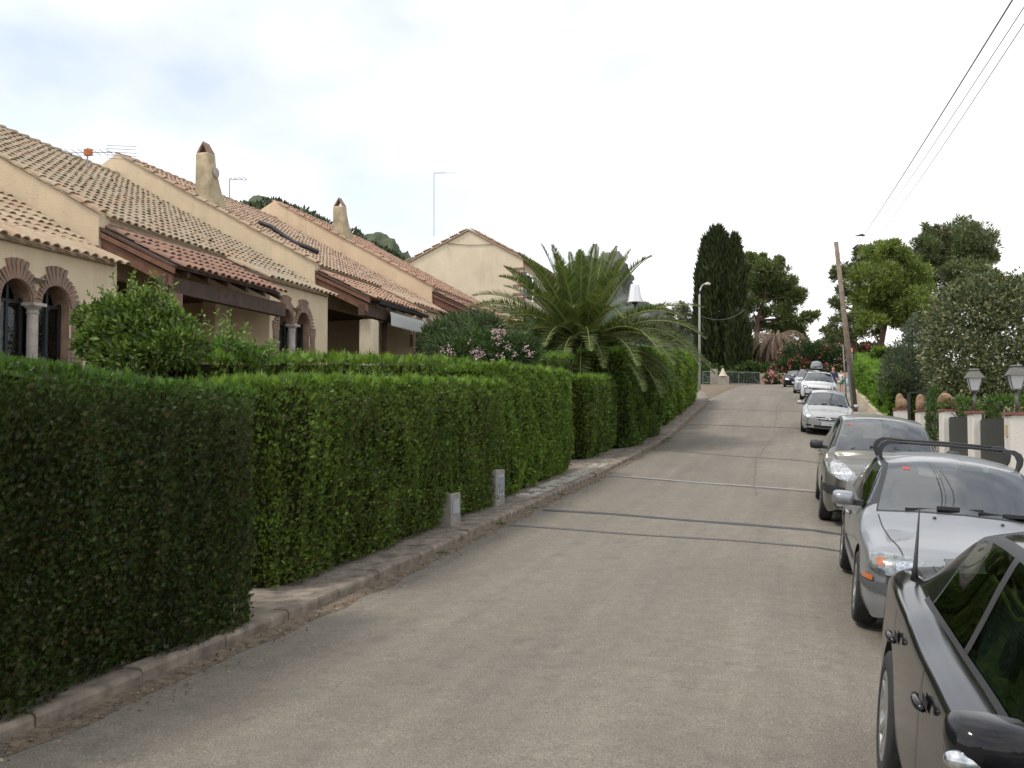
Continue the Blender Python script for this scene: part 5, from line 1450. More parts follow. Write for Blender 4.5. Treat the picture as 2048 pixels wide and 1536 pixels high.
# --- pale silver family car with double chevron badge
c = dict(L=4.62, W=1.77, H=1.47, wb=2.75, fo=.95, r=.315, belt=.93, cowl=1.22, roof0=2.02, roof1=3.35, deck=4.2, zdeck=1.10, hood=.73, zcowl=1.0, wr=.59, nose=.16, spokes=6)
k = make_car('parked_car', 'pale silver car with a chevron grille badge, halfway up the street', c, .20, 36.85, PAINT['white_silver'])
sym(k, 'headlamp', [(.43, .58), (.46, .66), (.60, .75), (.72, .79), (.79, .75), (.79, .64), (.70, .57)], 'front', LAMPGLASS, off=.006, res=.04)
sym(k, 'headlamp_bowl', circle(.66, .66, .06), 'front', LAMPBOWL, off=.011, res=.03)
k.panel('grille', [(-.40, .655), (-.33, .545), (.33, .545), (.40, .655)], 'front', TRIM, off=.006, res=.04)
k.panel('grille_bar', [(-.36, .59), (-.37, .612), (.37, .612), (.36, .59)], 'front', CHROME, off=.014, res=.04)
for dz in (.0, .055):
    k.panel('chevron', [(-.085, .555 + dz), (-.085, .58 + dz), (0, .625 + dz), (.085, .58 + dz), (.085, .555 + dz), (0, .60 + dz)], 'front', CHROME, off=.022, res=.03)
k.panel('lower_grille', [(-.45, .28), (-.45, .365), (.45, .365), (.45, .28)], 'front', TRIM, off=.006, res=.05)
sym(k, 'fog_lamp', [(.55, .31), (.55, .38), (.72, .39), (.72, .32)], 'front', TRIM, off=.006, res=.04)
sym(k, 'bumper_strip', [(0, .475), (0, .50), (.84, .525), (.84, .50)], 'front', PAINT['white_silver'], off=.012, res=.05)
plate(k, .43, '4155 BKC')
# --- white estate with a grey roof box
c = dict(L=4.77, W=1.82, H=1.49, wb=2.71, fo=.92, r=.32, belt=.95, cowl=1.22, roof0=2.0, roof1=4.05, deck=4.55, zdeck=1.15, hood=.78, zcowl=1.02, wr=.62, nose=.14, wend=6.95)
k = make_car('parked_car', 'white estate car carrying a grey roof box', c, .27, 53.7, PAINT['white'])
sym(k, 'headlamp', [(.40, .62), (.42, .71), (.62, .77), (.78, .79), (.80, .72), (.68, .64)], 'front', TRIM, off=.006, res=.04)
sym(k, 'headlamp_bowl', circle(.52, .68, .05), 'front', LAMPBOWL, off=.011, res=.03)
sym(k, 'headlamp_bowl', circle(.66, .70, .05), 'front', LAMPBOWL, off=.011, res=.03)
k.panel('grille', [(-.36, .60), (-.38, .68), (.38, .68), (.36, .60)], 'front', TRIM, off=.006, res=.05)
k.panel('lower_grille', [(-.70, .30), (-.70, .40), (.70, .40), (.70, .30)], 'front', TRIM, off=.006, res=.05)
plate(k, .48)
for sg in (-1, 1): MB().tube([(sg * .60, 2.15, 1.42), (sg * .61, 2.3, 1.50), (sg * .61, 3.9, 1.50), (sg * .60, 4.05, 1.42)], .018, 6).obj('roof_rail', TRIM, k.C, True, local=True)
yb_ = 53.7 + 2.45; zb_ = float(road_z(yb_)) + 1.50
T = thing('roof_box', (1.2, yb_, zb_), 'grey wedge-shaped roof box on top of the white estate', 'roof box')
V_ = []
for s, hw, h0, h1 in ((0, .22, .02, .14), (.25, .30, .0, .30), (.8, .34, .0, .40), (1.5, .33, .0, .42), (1.75, .28, .03, .34)):
    for x, z in ((-1, 0), (-.96, .35), (-.72, .9), (-.3, 1), (.3, 1), (.72, .9), (.96, .35), (1, 0)): V_.append((1.2 + x * hw, yb_ + s * .95, zb_ + .06 + h0 + (h1 - h0) * z + .06 * s))
F_ = [(i * 8 + q, i * 8 + q + 1, i * 8 + 9 + q, i * 8 + 8 + q) for i in range(4) for q in range(7)] + [tuple(range(8)), tuple(32 + q for q in range(7, -1, -1))] + [(i * 8, i * 8 + 8, i * 8 + 15, i * 8 + 7) for i in range(4)]
add('box_shell', V_, F_, mat('grey_box_plastic', (.16, .165, .17), .45, .1), T, True)
mb = MB()
for s in (.3, 1.3): mb.box((.55, yb_ + s, zb_ - .02 + .06 * s), (1.85, yb_ + s + .05, zb_ + .03 + .06 * s))
mb.obj('carrier_bars', TRIM, T)
# --- two cars further up
c = dict(L=4.3, W=1.78, H=1.50, wb=2.65, fo=.85, r=.31, belt=.97, cowl=1.1, roof0=1.85, roof1=3.5, deck=4.05, zdeck=1.15, hood=.80, zcowl=1.05, wr=.60, nose=.15)
k = make_car('parked_car', 'blue-silver car mostly hidden behind the white estate', c, -.05, 62.5, PAINT['blue_silver'])
sym(k, 'headlamp', [(.42, .62), (.46, .72), (.78, .82), (.80, .72), (.66, .62)], 'front', LAMPGLASS, off=.006, res=.05)
k.panel('grille', [(-.36, .58), (-.38, .68), (.38, .68), (.36, .58)], 'front', TRIM, off=.006, res=.05)
plate(k, .45)
c = dict(L=4.0, W=1.72, H=1.36, wb=2.5, fo=.8, r=.30, belt=.88, cowl=1.1, roof0=1.8, roof1=3.0, deck=3.6, zdeck=1.0, hood=.72, zcowl=.95, wr=.57, nose=.15)
k = make_car('parked_car', 'black car at the top of the street in front of the red oleander', c, -.80, 79.5, PAINT['black'])
sym(k, 'headlamp', [(.42, .58), (.46, .68), (.76, .74), (.78, .64), (.66, .57)], 'front', LAMPBOWL, off=.006, res=.05)
k.panel('grille', [(-.36, .52), (-.38, .62), (.38, .62), (.36, .52)], 'front', TRIM, off=.006, res=.05)
plate(k, .42)
# --- black saloon beside the camera
c = dict(L=4.47, W=1.77, H=1.42, wb=2.64, fo=.88, r=.322, belt=.91, beltr=.95, cowl=1.10, roof0=1.85, roof1=3.12, deck=3.72, zdeck=1.03, hood=.76, zcowl=.98, wr=.57, shelf=.87, mid=.60, nose=.12, mw=.225, mh=.14, mirror_s=1.10, mirror_x=.775, mirror_dz=.035, mirror_lamp=True, spokes=10, door=2.28, door2=3.45, wend=6.95)
k = make_car('parked_car', 'black saloon cut by the right edge of the picture, nearest the camera', c, .375, 1.83, PAINT['black'])
for sg, vw in ((-1, 'left'), (1, 'right')): k.line('shut_line', [(3.35, .25), (3.42, .6), (3.40, .9)], vw, .009)
h, n = k.proj(3.86, -.745, 'top')
mb = MB(); mb.tube([h + Vector((0, 0, -.01)), h + Vector((-.0, .01, .06)), h + Vector((.005, .06, .37))], [.022, .012, .003], 8); mb.obj('aerial', TRIM, k.C, True, local=True)
k.line('boot_line', [(3.86, -.62), (4.3, -.60)], 'top', .01); k.line('boot_line', [(3.86, .62), (4.3, .60)], 'top', .01)
mb = MB(); V_ = []
for x in np.linspace(-.55, .55, 12):
    h, n = k.proj(4.28 - .05 * (x / .55) ** 2, x, 'top'); V_ += [tuple(h + Vector((0, -.06, .002))), tuple(h + Vector((0, .04, .045))), tuple(h + Vector((0, .07, .03)))]
mb.add(V_, [(3 * i + q, 3 * i + 3 + q, 3 * i + 4 + q, 3 * i + 1 + q) for i in range(11) for q in range(2)]); mb.obj('boot_spoiler', PAINT['black'], k.C, True, local=True)
sym(k, 'headlamp', [(.42, .60), (.44, .69), (.62, .73), (.79, .75), (.80, .66), (.66, .60)], 'front', LAMPGLASS, off=.006, res=.04)
sym(k, 'headlamp_bowl', circle(.62, .665, .055), 'front', LAMPBOWL, off=.011, res=.03)
k.panel('grille', [(-.34, .58), (-.36, .69), (.36, .69), (.34, .58)], 'front', GREYTRIM, off=.006, res=.05)
k.panel('lower_grille', [(-.55, .28), (-.55, .40), (.55, .40), (.55, .28)], 'front', TRIM, off=.006, res=.05)
plate(k, .48)
for sg, vw in ((-1, 'left'), (1, 'right')):
    k.line('sill_trim', [(1.35, .935), (2.2, .945), (3.25, .965)], vw, .022, TRIM, off=.006)
# ================================================================= RIGHT-HAND SIDE AND FAR END
XW_ = 3.6
CAPR = mat('red_coping', (.20, .075, .055), .8, .25, 8)
PILW = stucco('white_roughcast', (.66, .63, .57))
ROCK = mat('brown_rock', (.25, .16, .095), .95, .4, 7, .9, 14, bdist=.05)
def gz(x, y): return float(ground_z(2.5, y)) + .1
PIL = {}
def gate_pillar(key, uL, uM, uR, v, label, XW_=XW_):
    Yb, Yf = at_x(uL, v, XW_)[1], at_x(uM, v, XW_)[1]
    if Yb - Yf > 1.0: Yb = Yf + 1.0
    p = at_y(uM, v, Yf); xr = at_y(uR, v, Yf)[0]; z0 = gz(XW_, Yf) - .2
    T = thing('gate_pillar', (XW_, Yf, gz(XW_, Yf)), label, 'pillar', 'white pillars of the garden wall')
    bevel(MB().box((XW_, Yf, z0), (xr, Yb, p[2] - .05)).obj('pillar_shaft', PILW, T), .03, 2)
    MB().box((XW_ - .03, Yf - .03, p[2] - .05), (xr + .03, Yb + .03, p[2])).obj('coping', CAPR, T)
    PIL[key] = (XW_, xr, Yf, Yb, p[2])
gate_pillar('A', 1877, 1885, 1912, 818, 'white roughcast pillar with one rounded rock on top')
gate_pillar('B', 1934, 1945, 1964, 822, 'narrow white pillar carrying the smaller lantern')
gate_pillar('C', 2007, 2021, 2075, 824, 'white pillar at the right edge carrying the nearer lantern')
gate_pillar('D', 1820, 1838, 1852, 819, 'white pillar with a pointed rock beside the dark gate post', 3.4)
gate_pillar('E', 1773, 1792, 1817, 817, 'farthest white pillar topped by two rocks at the hedge end', 3.4)
x0, x1, yf, yb, z = PIL['C']
MB().box((x0 - .02, yf + .25, z - .42), (x0 + .0, yf + .42, z - .22)).obj('name_plaque', mat('brass_plaque', (.45, .36, .2), .5, .2), bpy.data.objects['gate_pillar.002'])
def rock(name, c, r_, label, seed):
    bm = bmesh.new(); bmesh.ops.create_icosphere(bm, subdivisions=3, radius=1)
    rr = np.random.default_rng(seed); f = rr.uniform(1.5, 3.5, (5, 3)); ph = rr.uniform(0, 6, 5)
    for v in bm.verts:
        p = np.array(v.co); d = 1 + .16 * sum(math.sin(float(f[i] @ p) + ph[i]) for i in range(5)) / 1.6
        v.co = Vector((p[0] * r_[0] * d, p[1] * r_[1] * d, max(-.6, p[2]) * r_[2] * d))
    me = bpy.data.meshes.new(name); bm.to_mesh(me); bm.free()
    o = link_mesh(name, me, ROCK, None, True); o.location = (c[0], c[1], c[2] + r_[2] * .55)
    return tag(o, label, 'rock')
def top(key, f=.5): x0, x1, yf, yb, z = PIL[key]; return ((x0 + x1) / 2, yf + (yb - yf) * f, z)
rock('decorative_rock', top('A'), (.19, .26, .24), 'rounded brown rock on the wide white pillar', 1)
rock('decorative_rock', top('D', .3), (.15, .2, .28), 'pointed brown rock beside the dark gate post', 2)
rock('decorative_rock', top('E', .2), (.20, .25, .24), 'squat brown rock on the farthest pillar, the nearer of two', 3)
rock('decorative_rock', top('E', .85), (.16, .22, .33), 'tall brown rock on the farthest pillar, touching the hedge', 4)
LANT = mat('lantern_metal', (.14, .135, .12), .6, .2, 20, metal=.4)
LGLASS = mat('frosted_lantern_pane', (.55, .57, .58), .25, .06, 20)
def lantern(c, s, label):
    T = thing('lantern', c, label, 'lantern', 'lanterns on the garden pillars')
    x, y, z = c
    MB().tube([(x, y, z), (x, y, z + .62 * s)], .045 * s, 10).obj('stem', LANT, T, True)
    fr = MB(); b, t_ = .115 * s, .20 * s; z0, z1 = z + .64 * s, z + 1.0 * s
    fr.box((x - b, y - b, z + .60 * s), (x + b, y + b, z0))
    cs = [(-1, -1), (1, -1), (1, 1), (-1, 1)]
    for i, j in cs: fr.beam((x + i * b, y + j * b, z0), (x + i * t_, y + j * t_, z1), .022 * s, .022 * s)
    fr.obj('frame', LANT, T)
    for k in range(4):
        (i, j), (p, q) = cs[k], cs[(k + 1) % 4]; e = .97
        MB().add([(x + i * b * e, y + j * b * e, z0), (x + p * b * e, y + q * b * e, z0), (x + p * t_ * e, y + q * t_ * e, z1), (x + i * t_ * e, y + j * t_ * e, z1)], [(0, 1, 2, 3)]).obj('pane', LGLASS, T)
    rf = MB(); a = .265 * s; t2 = .14 * s
    def fru(r0, za, r1, zb): rf.add([(x + i * r0, y + j * r0, za) for i, j in cs] + [(x + i * r1, y + j * r1, zb) for i, j in cs], [(0, 1, 5, 4), (1, 2, 6, 5), (2, 3, 7, 6), (3, 0, 4, 7), (3, 2, 1, 0), (4, 5, 6, 7)])
    fru(a, z1, a * .98, z1 + .02 * s); fru(a * .96, z1 + .02 * s, t2, z1 + .21 * s); fru(t2 * .82, z1 + .21 * s, t2 * .8, z1 + .25 * s); fru(t2 * 1.02, z1 + .25 * s, t2 * .8, z1 + .29 * s)
    rf.obj('lantern_roof', LANT, T)
x0, x1, yf, yb, z = PIL['B']; lantern(((x0 + x1) / 2, yf + .3, z), .70, 'smaller dark lantern on the narrow white pillar')
x0, x1, yf, yb, z = PIL['C']; p = at_y(2034, 824, yf + .2); lantern((p[0], yf + .2, z), .64, 'nearer dark lantern cut by the right edge of the picture')
BOARD = mat('dark_green_board', (.022, .026, .022), .5, .2, 6)
def fence_panel(k1, k2, label, low=None):
    _, _, yfa, yba, za = PIL[k1]; _, _, yfb, ybb, zb = PIL[k2]      # k1 farther, k2 nearer
    y0, y1 = ybb + .01, yfa - .01; x = XW_ + .14; zt = min(za, zb) - .09
    T = thing('board_fence' if low else 'board_gate', (x, (y0 + y1) / 2, gz(x, y0)), label, 'fence' if low else 'gate')
    n = int((y1 - y0) / .13); dy = (y1 - y0) / n
    for i in range(n):
        y = y0 + i * dy; MB().box((x, y + .006, gz(x, y) + (low or .06)), (x + .03, y + dy - .006, zt - (.03 if i % 2 else 0))).obj('board', BOARD, T)
    mb = MB()
    for zz in (zt - .2, gz(x, y0) + (low or .06) + .15): mb.box((x + .032, y0, zz), (x + .07, y1, zz + .06))
    mb.obj('rail', BOARD, T)
    if low:
        MB().box((x - .10, y0, gz(x, y0) - .2), (x + .10, y1, gz(x, y0) + low - .04)).obj('plinth', PILW, T)
        MB().box((x - .14, y0, gz(x, y0) + low - .04), (x + .14, y1, gz(x, y0) + low - .002)).obj('plinth_coping', CAPR, T)
fence_panel('A', 'B', 'narrow dark board gate between two white pillars')
fence_panel('B', 'C', 'dark board fence panel on a red-capped plinth between the lantern pillars', .45)
# dark gate post with a crossbar between the far pillars
x0, x1, yf, yb, z = PIL['D']
p = at_y(1818, 818, yf + 1.2); q = at_y(1848, 787, yf + 1.4)
T = thing('gate_post', (p[0], p[1], gz(3, p[1])), 'thin dark post and crossbar between the rock-topped pillars', 'gate post')
MB().box((p[0] - .04, p[1] - .04, gz(3, p[1]) - .1), (p[0] + .04, p[1] + .04, q[2])).obj('post', BOARD, T)
MB().beam((p[0], p[1], q[2] + .02), (q[0] + .25, p[1], q[2] + .04), .06, .05).obj('crossbar', BOARD, T)
# low wall carrying the right-hand hedge
BEIGE = stucco('beige_wall', (.52, .45, .33))
def low_wall():
    V, F = [], []
    ys_ = np.arange(40.5, 60.1, .7)
    for y in ys_:
        zz = float(ground_z(2.5, y)) + .1
        V += [(3.15, y, zz - .3), (3.15, y, zz + .38), (3.40, y, zz + .40), (3.40, y, zz - .3)]
    for i in range(len(ys_) - 1):
        for k in range(4): F.append((i * 4 + k, i * 4 + (k + 1) % 4, i * 4 + 4 + (k + 1) % 4, i * 4 + 4 + k))
    F += [(0, 3, 2, 1)]
    tag(add('garden_wall', V, F, BEIGE, None), 'low beige wall under the bright green right-hand hedge', 'wall')
low_wall()
BRIGHT = [(.07, .13, .014), (.09, .165, .02), (.05, .10, .012)]
hedge('street_hedge', 'bright green clipped hedge sloping down the right side', 40.6, 58.5, 3.28, 4.7, lin(38, 3.05, 57, 5.55), h0=.25, dens=330, size=2.6, front=BRIGHT, topc=[(.12, .21, .022), (.15, .25, .03), (.09, .165, .018)], seed=71, bulge=.22, lobe=.6, shoots=.6)
hedge('street_hedge', 'dark flat-topped hedge behind the bright sloping one', 54.0, 56.0, 3.9, 7.2, lin(50, 5.75, 60, 5.75), h0=.2, dens=320, size=2.6, front=[(.03, .05, .01), (.04, .07, .012)], topc=[(.12, .20, .02), (.09, .16, .018)], seed=75, shoots=.4)

# ----------------------------------------------------------------- shrubs on the right
leafy_shrub('variegated_shrub', 'huge grey-green variegated shrub behind the lanterns',
    [px(1965, 680, 32.17, 1.81, 1.64, 1.58), px(1960, 610, 32.76, 1.17, 1.29, 0.88), px(2040, 640, 32.17, 1.29, 1.40, 1.40), px(1910, 730, 31.59, 0.88, 1.17, 0.94), px(1930, 640, 32.76, 1.05, 1.29, 1.05), px(2050, 740, 31.00, 1.40, 1.17, 1.05), px(1960, 770, 31.00, 1.29, 1.05, 0.70), px(1905, 775, 31.59, 0.64, 0.94, 0.53), px(1990, 575, 32.76, 0.64, 0.82, 0.41)],
    30000, .125, [(.115, .14, .06), (.17, .185, .085), (.06, .085, .035), (.24, .24, .12), (.04, .06, .025)], mt=LEAF, aspect=.5, upw=.1, shoots=24, shootlen=.35)
leafy_shrub('olive_tree', 'grey-green olive tree beside the variegated shrub',
    [px(1830, 730, 41.04, 1.08, 1.14, 1.25), px(1850, 690, 41.61, 0.80, 1.03, 0.80), px(1800, 750, 41.04, 0.80, 0.91, 1.03), px(1870, 760, 40.47, 0.80, 0.91, 0.91), px(1835, 660, 41.61, 0.57, 0.68, 0.46), px(1800, 780, 41.04, 0.80, 0.68, 0.57)],
    15000, .14, [(.085, .105, .06), (.115, .14, .085), (.06, .08, .04)], cat='tree', mt=LEAF, aspect=.28, upw=.3, shoots=20, shootlen=.4)
leafy_shrub('garden_bush', 'small green bush showing between the white pillars', [px(1866, 840, 29.5, .16, .3, .6), px(1870, 800, 30, .2, .3, .3)], 1400, .10, [(.05, .10, .02), (.07, .13, .03), (.035, .07, .015)], mt=LEAF)
leafy_shrub('garden_bush', 'low leafy plants peeping over the fence between the lanterns', [px(2020, 815, 23.5, .6, .4, .25), px(1920, 812, 27.5, .5, .4, .22)], 1800, .10, [(.07, .13, .02), (.10, .17, .03), (.045, .08, .02)], mt=LEAF)

# ----------------------------------------------------------------- trees
TRUNK = mat('pine_bark', (.13, .085, .06), .95, .35, 5, .8, 12, bdist=.05)
def pad_tree(name, label, Y, trunk, pads, n, cols, leaf=(.30, .05), cat='tree', group=None, gap=.0, flat=.75, depth=None):
    """tree from foliage masses: trunk polyline in (u, v) at depth Y, pads (u, v, ru, rv[, dY])"""
    k = Y / FPX
    pts = [at_y(u, v, Y) for u, v in trunk]
    b = pts[0]; T = thing(name, (b[0], b[1], b[2]), label, cat, group)
    mb = MB(); r0 = .028 * Y / 10 * 1.15
    mb.tube(pts, np.linspace(r0, r0 * .35, len(pts)), 8, False)
    Ps, Ds, Cs = [], [], []
    area = np.array([p[2] * p[3] for p in pads], float); cnt = (n * area / area.sum()).astype(int)
    for (p, c) in zip(pads, cnt):
        dY = p[4] if len(p) > 4 else RNG.normal(0, (depth or 1.2))
        ce = at_y(p[0], p[1], Y + dY); rx, rz = p[2] * k * 1.15, p[3] * k * 1.15
        # limb to the pad
        j = min(range(len(pts)), key=lambda i: abs(pts[i][2] - (ce[2] - rz * 1.3))); a = pts[max(1, j) if len(pts) > 1 else 0]
        mb.tube([a, (a + ce) / 2 + np.array([0, 0, -.12 * rz]), ce], [r0 * .30, r0 * .2, r0 * .08], 5, False)
        # clumps inside the pad
        nc = max(6, int(c / 75)); cc = rdir(nc) * RNG.uniform(.35, 1, (nc, 1)) ** .5 * np.array([rx, (rx + rz) / 2, rz]) + ce
        m = c // nc
        for q in cc:
            d = rdir(m); rad = .32 * (rx + rz) / 2 * RNG.uniform(.6, 1.3)
            P = q + d * RNG.uniform(.2, 1, (m, 1)) ** .5 * np.array([rad, rad, rad * flat])
            Ps.append(P); Ds.append(unit(d + np.array([0, 0, .6]) + RNG.normal(0, .5, (m, 3)))); Cs.append(palette(m, cols, .25) * RNG.uniform(.75, 1.25))
    mb.obj('trunk', TRUNK, T, True)
    P, D, C = map(np.concatenate, (Ps, Ds, Cs)); m = len(P)
    leafmesh('crown', P, D, side_of(D), leaf[0] * RNG.uniform(.6, 1.3, m), leaf[1] * RNG.uniform(.7, 1.3, m), C, LEAF, T, base=.5)
    return T
PINE_B = [(.12, .165, .03), (.155, .20, .04), (.085, .12, .025), (.19, .24, .05)]
PINE_D = [(.095, .125, .045), (.125, .155, .06), (.07, .095, .035), (.16, .185, .08)]
pad_tree('pine_tree', 'bright green rounded pine right of the wooden pole', 62, [(1757, 742), (1762, 690), (1772, 640), (1778, 580), (1780, 520)],
    [(1790, 530, 38, 30), (1760, 520, 34, 26), (1820, 560, 34, 30), (1750, 560, 40, 28), (1790, 590, 48, 24), (1840, 610, 40, 24), (1735, 600, 30, 18), (1760, 625, 40, 18), (1810, 640, 36, 12), (1740, 645, 26, 12), (1865, 640, 25, 14), (1785, 500, 24, 14), (1740, 660, 22, 10)],
    40000, PINE_B, (.31, .065), group='pines beyond the right-hand hedge')
pad_tree('pine_tree', 'tallest dark pine with open crown on the right skyline', 70, [(1866, 700), (1868, 640), (1900, 560), (1912, 500), (1915, 470)],
    [(1915, 470, 30, 24), (1950, 480, 30, 26), (1870, 485, 26, 20), (1850, 490, 20, 16), (1945, 510, 34, 20), (1890, 520, 34, 16), (1975, 515, 18, 14), (1935, 545, 44, 16), (1985, 560, 16, 10), (1880, 560, 30, 12), (1840, 520, 14, 14), (1960, 575, 40, 14), (1900, 600, 30, 14), (1870, 640, 26, 14), (1850, 455, 8, 6), (1867, 465, 12, 10)],
    36000, PINE_D, (.32, .065), group='pines beyond the right-hand hedge')
pad_tree('pine_tree', 'thin pine with ragged tufts just behind the wooden pole', 66, [(1700, 745), (1708, 690), (1712, 620), (1718, 560), (1722, 510)],
    [(1722, 512, 16, 14), (1700, 545, 20, 12), (1730, 545, 20, 16), (1676, 550, 12, 10), (1695, 580, 18, 10), (1720, 590, 20, 12), (1675, 605, 14, 12), (1690, 640, 22, 9), (1720, 640, 20, 9), (1660, 660, 14, 6), (1700, 668, 30, 8), (1735, 600, 18, 12), (1680, 680, 24, 8)],
    15000, PINE_D, (.32, .06), group='pines beyond the right-hand hedge')
pad_tree('pine_tree', 'airy pine between the cypress and the dead palm', 112, [(1510, 745), (1512, 690), (1515, 640), (1528, 600), (1535, 560)],
    [(1500, 530, 18, 18), (1540, 545, 26, 20), (1570, 570, 22, 16), (1500, 570, 20, 16), (1535, 585, 30, 16), (1580, 600, 24, 14), (1500, 610, 22, 12), (1555, 625, 30, 10), (1600, 590, 12, 10), (1595, 640, 30, 9), (1625, 632, 10, 8), (1560, 655, 34, 8), (1510, 650, 20, 10), (1585, 665, 26, 7), (1520, 515, 10, 8), (1555, 525, 10, 8)],
    30000, [(.12, .155, .045), (.155, .19, .06), (.09, .12, .035)], (.5, .10))
pad_tree('distant_tree', 'dark low tree below the sky gap left of the wooden pole', 110, [(1620, 745), (1622, 705), (1625, 695)],
    [(1605, 690, 20, 12), (1635, 695, 22, 10), (1660, 690, 16, 10), (1590, 715, 25, 12), (1650, 712, 30, 10), (1690, 700, 20, 14)], 6000, PINE_D, (.5, .12))
pad_tree('distant_tree', 'hazy tree at the far right edge above the variegated shrub', 75, [(2040, 700), (2040, 640), (2042, 600)],
    [(2045, 590, 24, 26), (2020, 610, 18, 16), (2070, 570, 20, 22), (2010, 590, 9, 8)], 5000, [(.07, .09, .045), (.10, .12, .06)], (.36, .08))
pad_tree('distant_tree', 'small pale tree top left of the curved street lamp', 118, [(1362, 660), (1362, 640), (1362, 620)],
    [(1362, 615, 14, 10), (1350, 632, 18, 8), (1378, 635, 16, 10), (1330, 645, 20, 7), (1390, 650, 20, 10), (1360, 660, 40, 12)], 4000, [(.09, .11, .06), (.12, .14, .08)], (.5, .1))
def cypress(label, Y, uc, vt, vb, hw, n, lean=0, tip=1.0, group='cypresses by the gate'):
    """columnar cypress: upright sprays over a tapering column"""
    b, t_ = at_y(uc, vb, Y), at_y(uc + lean, vt, Y); k = Y / FPX
    T = thing('cypress_tree', tuple(b), label, 'tree', group)
    MB().tube([b, b + (t_ - b) * .5, b + (t_ - b) * .95], [.35, .22, .05], 8).obj('trunk', TRUNK, T, True)
    h = RNG.uniform(0, 1, n) ** .9; az = RNG.uniform(0, 6.283, n)
    prof = np.minimum(1, (h * 9 + .25)) * np.clip((1 - h) * 3.2, 0, 1) ** (.55 * tip)
    prof = prof * (1 + .13 * lump(az * 2.2, h * 9, 1.4, int(uc)))
    r_ = hw * k * prof * RNG.uniform(.55, 1.04, n) ** .6
    c = b + (t_ - b) * h[:, None]
    P = c + np.stack([np.cos(az) * r_, np.sin(az) * r_, RNG.normal(0, .2, n)], 1)
    D = unit(np.stack([np.cos(az) * .35, np.sin(az) * .35, np.ones(n)], 1) + RNG.normal(0, .22, (n, 3)))
    C = palette(n, [(.03, .045, .014), (.042, .062, .018), (.02, .03, .01), (.06, .08, .025)], .3) * (1 + .3 * lump(az * 3, h * 14, 1.2, 3)[:, None])
    leafmesh('crown', P, D, side_of(D), RNG.uniform(.5, 1.1, n), RNG.uniform(.12, .24, n), C, LEAF, T, base=.4)
cypress('broad dark cypress, tallest tree by the curved street lamp', 106, 1434, 466, 752, 40, 17000)
cypress('narrow cypress spire pressed against the broad one', 105, 1466, 480, 745, 21, 8000, lean=4, tip=1.3)
cypress('left shoulder spire of the dark cypress clump', 105.5, 1409, 484, 740, 16, 5000, lean=3, tip=1.3)
cypress('low bushy cypress in front of the dark clump', 101, 1478, 636, 765, 20, 5000)
# red oleanders
ob = [px(1610, 712, 98, 2.4, 1.6, 1.3), px(1585, 735, 97, 1.8, 1.3, .9), px(1650, 718, 98, 2.2, 1.5, 1.4), px(1560, 745, 97, 1.0, 1.0, .7), px(1690, 720, 98, 1.8, 1.4, 1.4), px(1625, 745, 97, 2.4, 1.2, .9), px(1670, 748, 97, 1.5, 1.2, .9)]
t = leafy_shrub('red_oleander', 'large oleander covered in red flowers at the top of the street', ob, 16000, .38, [(.035, .07, .02), (.05, .09, .028), (.022, .045, .014)], mt=LEAF, aspect=.25)
flowers(t, [(b[0], b[1] - .1, b[2], b[3], b[4], b[5]) for b in ob], 170, .14, [(.45, .09, .10), (.52, .14, .15), (.38, .06, .07), (.55, .24, .23)])
ob = [px(1735, 705, 72, 1.3, 1.0, .6), px(1715, 712, 72, .8, .8, .6), px(1755, 712, 72, .9, .8, .5)]
t = leafy_shrub('red_oleander', 'strip of red oleander showing above the right-hand hedge', ob, 4500, .30, [(.035, .07, .02), (.05, .09, .028)], mt=LEAF, aspect=.25)
flowers(t, ob, 85, .12, [(.62, .10, .12), (.68, .16, .18), (.55, .07, .08)])
leafy_shrub('pale_oleander', 'small pink oleander hanging over the beige wall end', [px(1545, 758, 92.5, .7, .6, .5)], 1500, .3, [(.05, .09, .03), (.07, .11, .04)], mt=LEAF, aspect=.25)
flowers(bpy.data.objects['pale_oleander'], [px(1545, 756, 92.3, .75, .6, .5)], 26, .13, [(.75, .40, .40), (.7, .3, .32)])
leafy_shrub('boundary_greenery', 'tangle of green bushes behind the far railings', [px(1520, 725, 108, 2.2, 1, 1.6), px(1560, 715, 108, 2.2, 1, 1.8), px(1500, 715, 108, 1.5, 1, 1.5), px(1500, 745, 100, 1.6, 1, 1.0), px(1540, 745, 100, 1.4, 1, .9), px(1460, 755, 100, 1.2, .8, .6), px(1420, 750, 101, 1.5, .8, 1.0)], 11000, .35, [(.06, .10, .025), (.08, .13, .03), (.04, .07, .02)], mt=LEAF)

# ----------------------------------------------------------------- railings, wall and posts across the top of the street
GALV = mat('galvanised_steel', (.17, .18, .18), .5, .15, metal=.5)
def railing():
    Yr = 95.0
    T = thing('railing', tuple(at_y(1460, 768, Yr)), 'grey metal railing gate across the top of the street', 'railing')
    a, b = at_y(1406, 768, Yr), at_y(1520, 771, Yr); ta, tb = at_y(1406, 743, Yr), at_y(1520, 745, Yr)
    for t0 in (0.0, .40, .63, 1.0):
        p, q = a + (b - a) * t0, ta + (tb - ta) * t0; MB().tube([p - np.array([0, 0, .3]), q], .045, 6).obj('post', GALV, T)
    MB().tube([ta, tb], .035, 6).obj('top_rail', GALV, T); MB().tube([a + np.array([0, 0, .12]), b + np.array([0, 0, .12])], .035, 6).obj('bottom_rail', GALV, T)
    n = 36
    for i in range(n):
        t0 = (i + .5) / n
        MB().tube([a + (b - a) * t0 + np.array([0, 0, .12]), ta + (tb - ta) * t0], .014, 4).obj('bar', GALV, T)
    MB().tube([at_y(1510, 757, Yr - .1), at_y(1519, 769, Yr - .1)], .03, 5).obj('brace', GALV, T)
railing()
a, b = at_y(1521, 772, 93), at_y(1705, 780, 93)
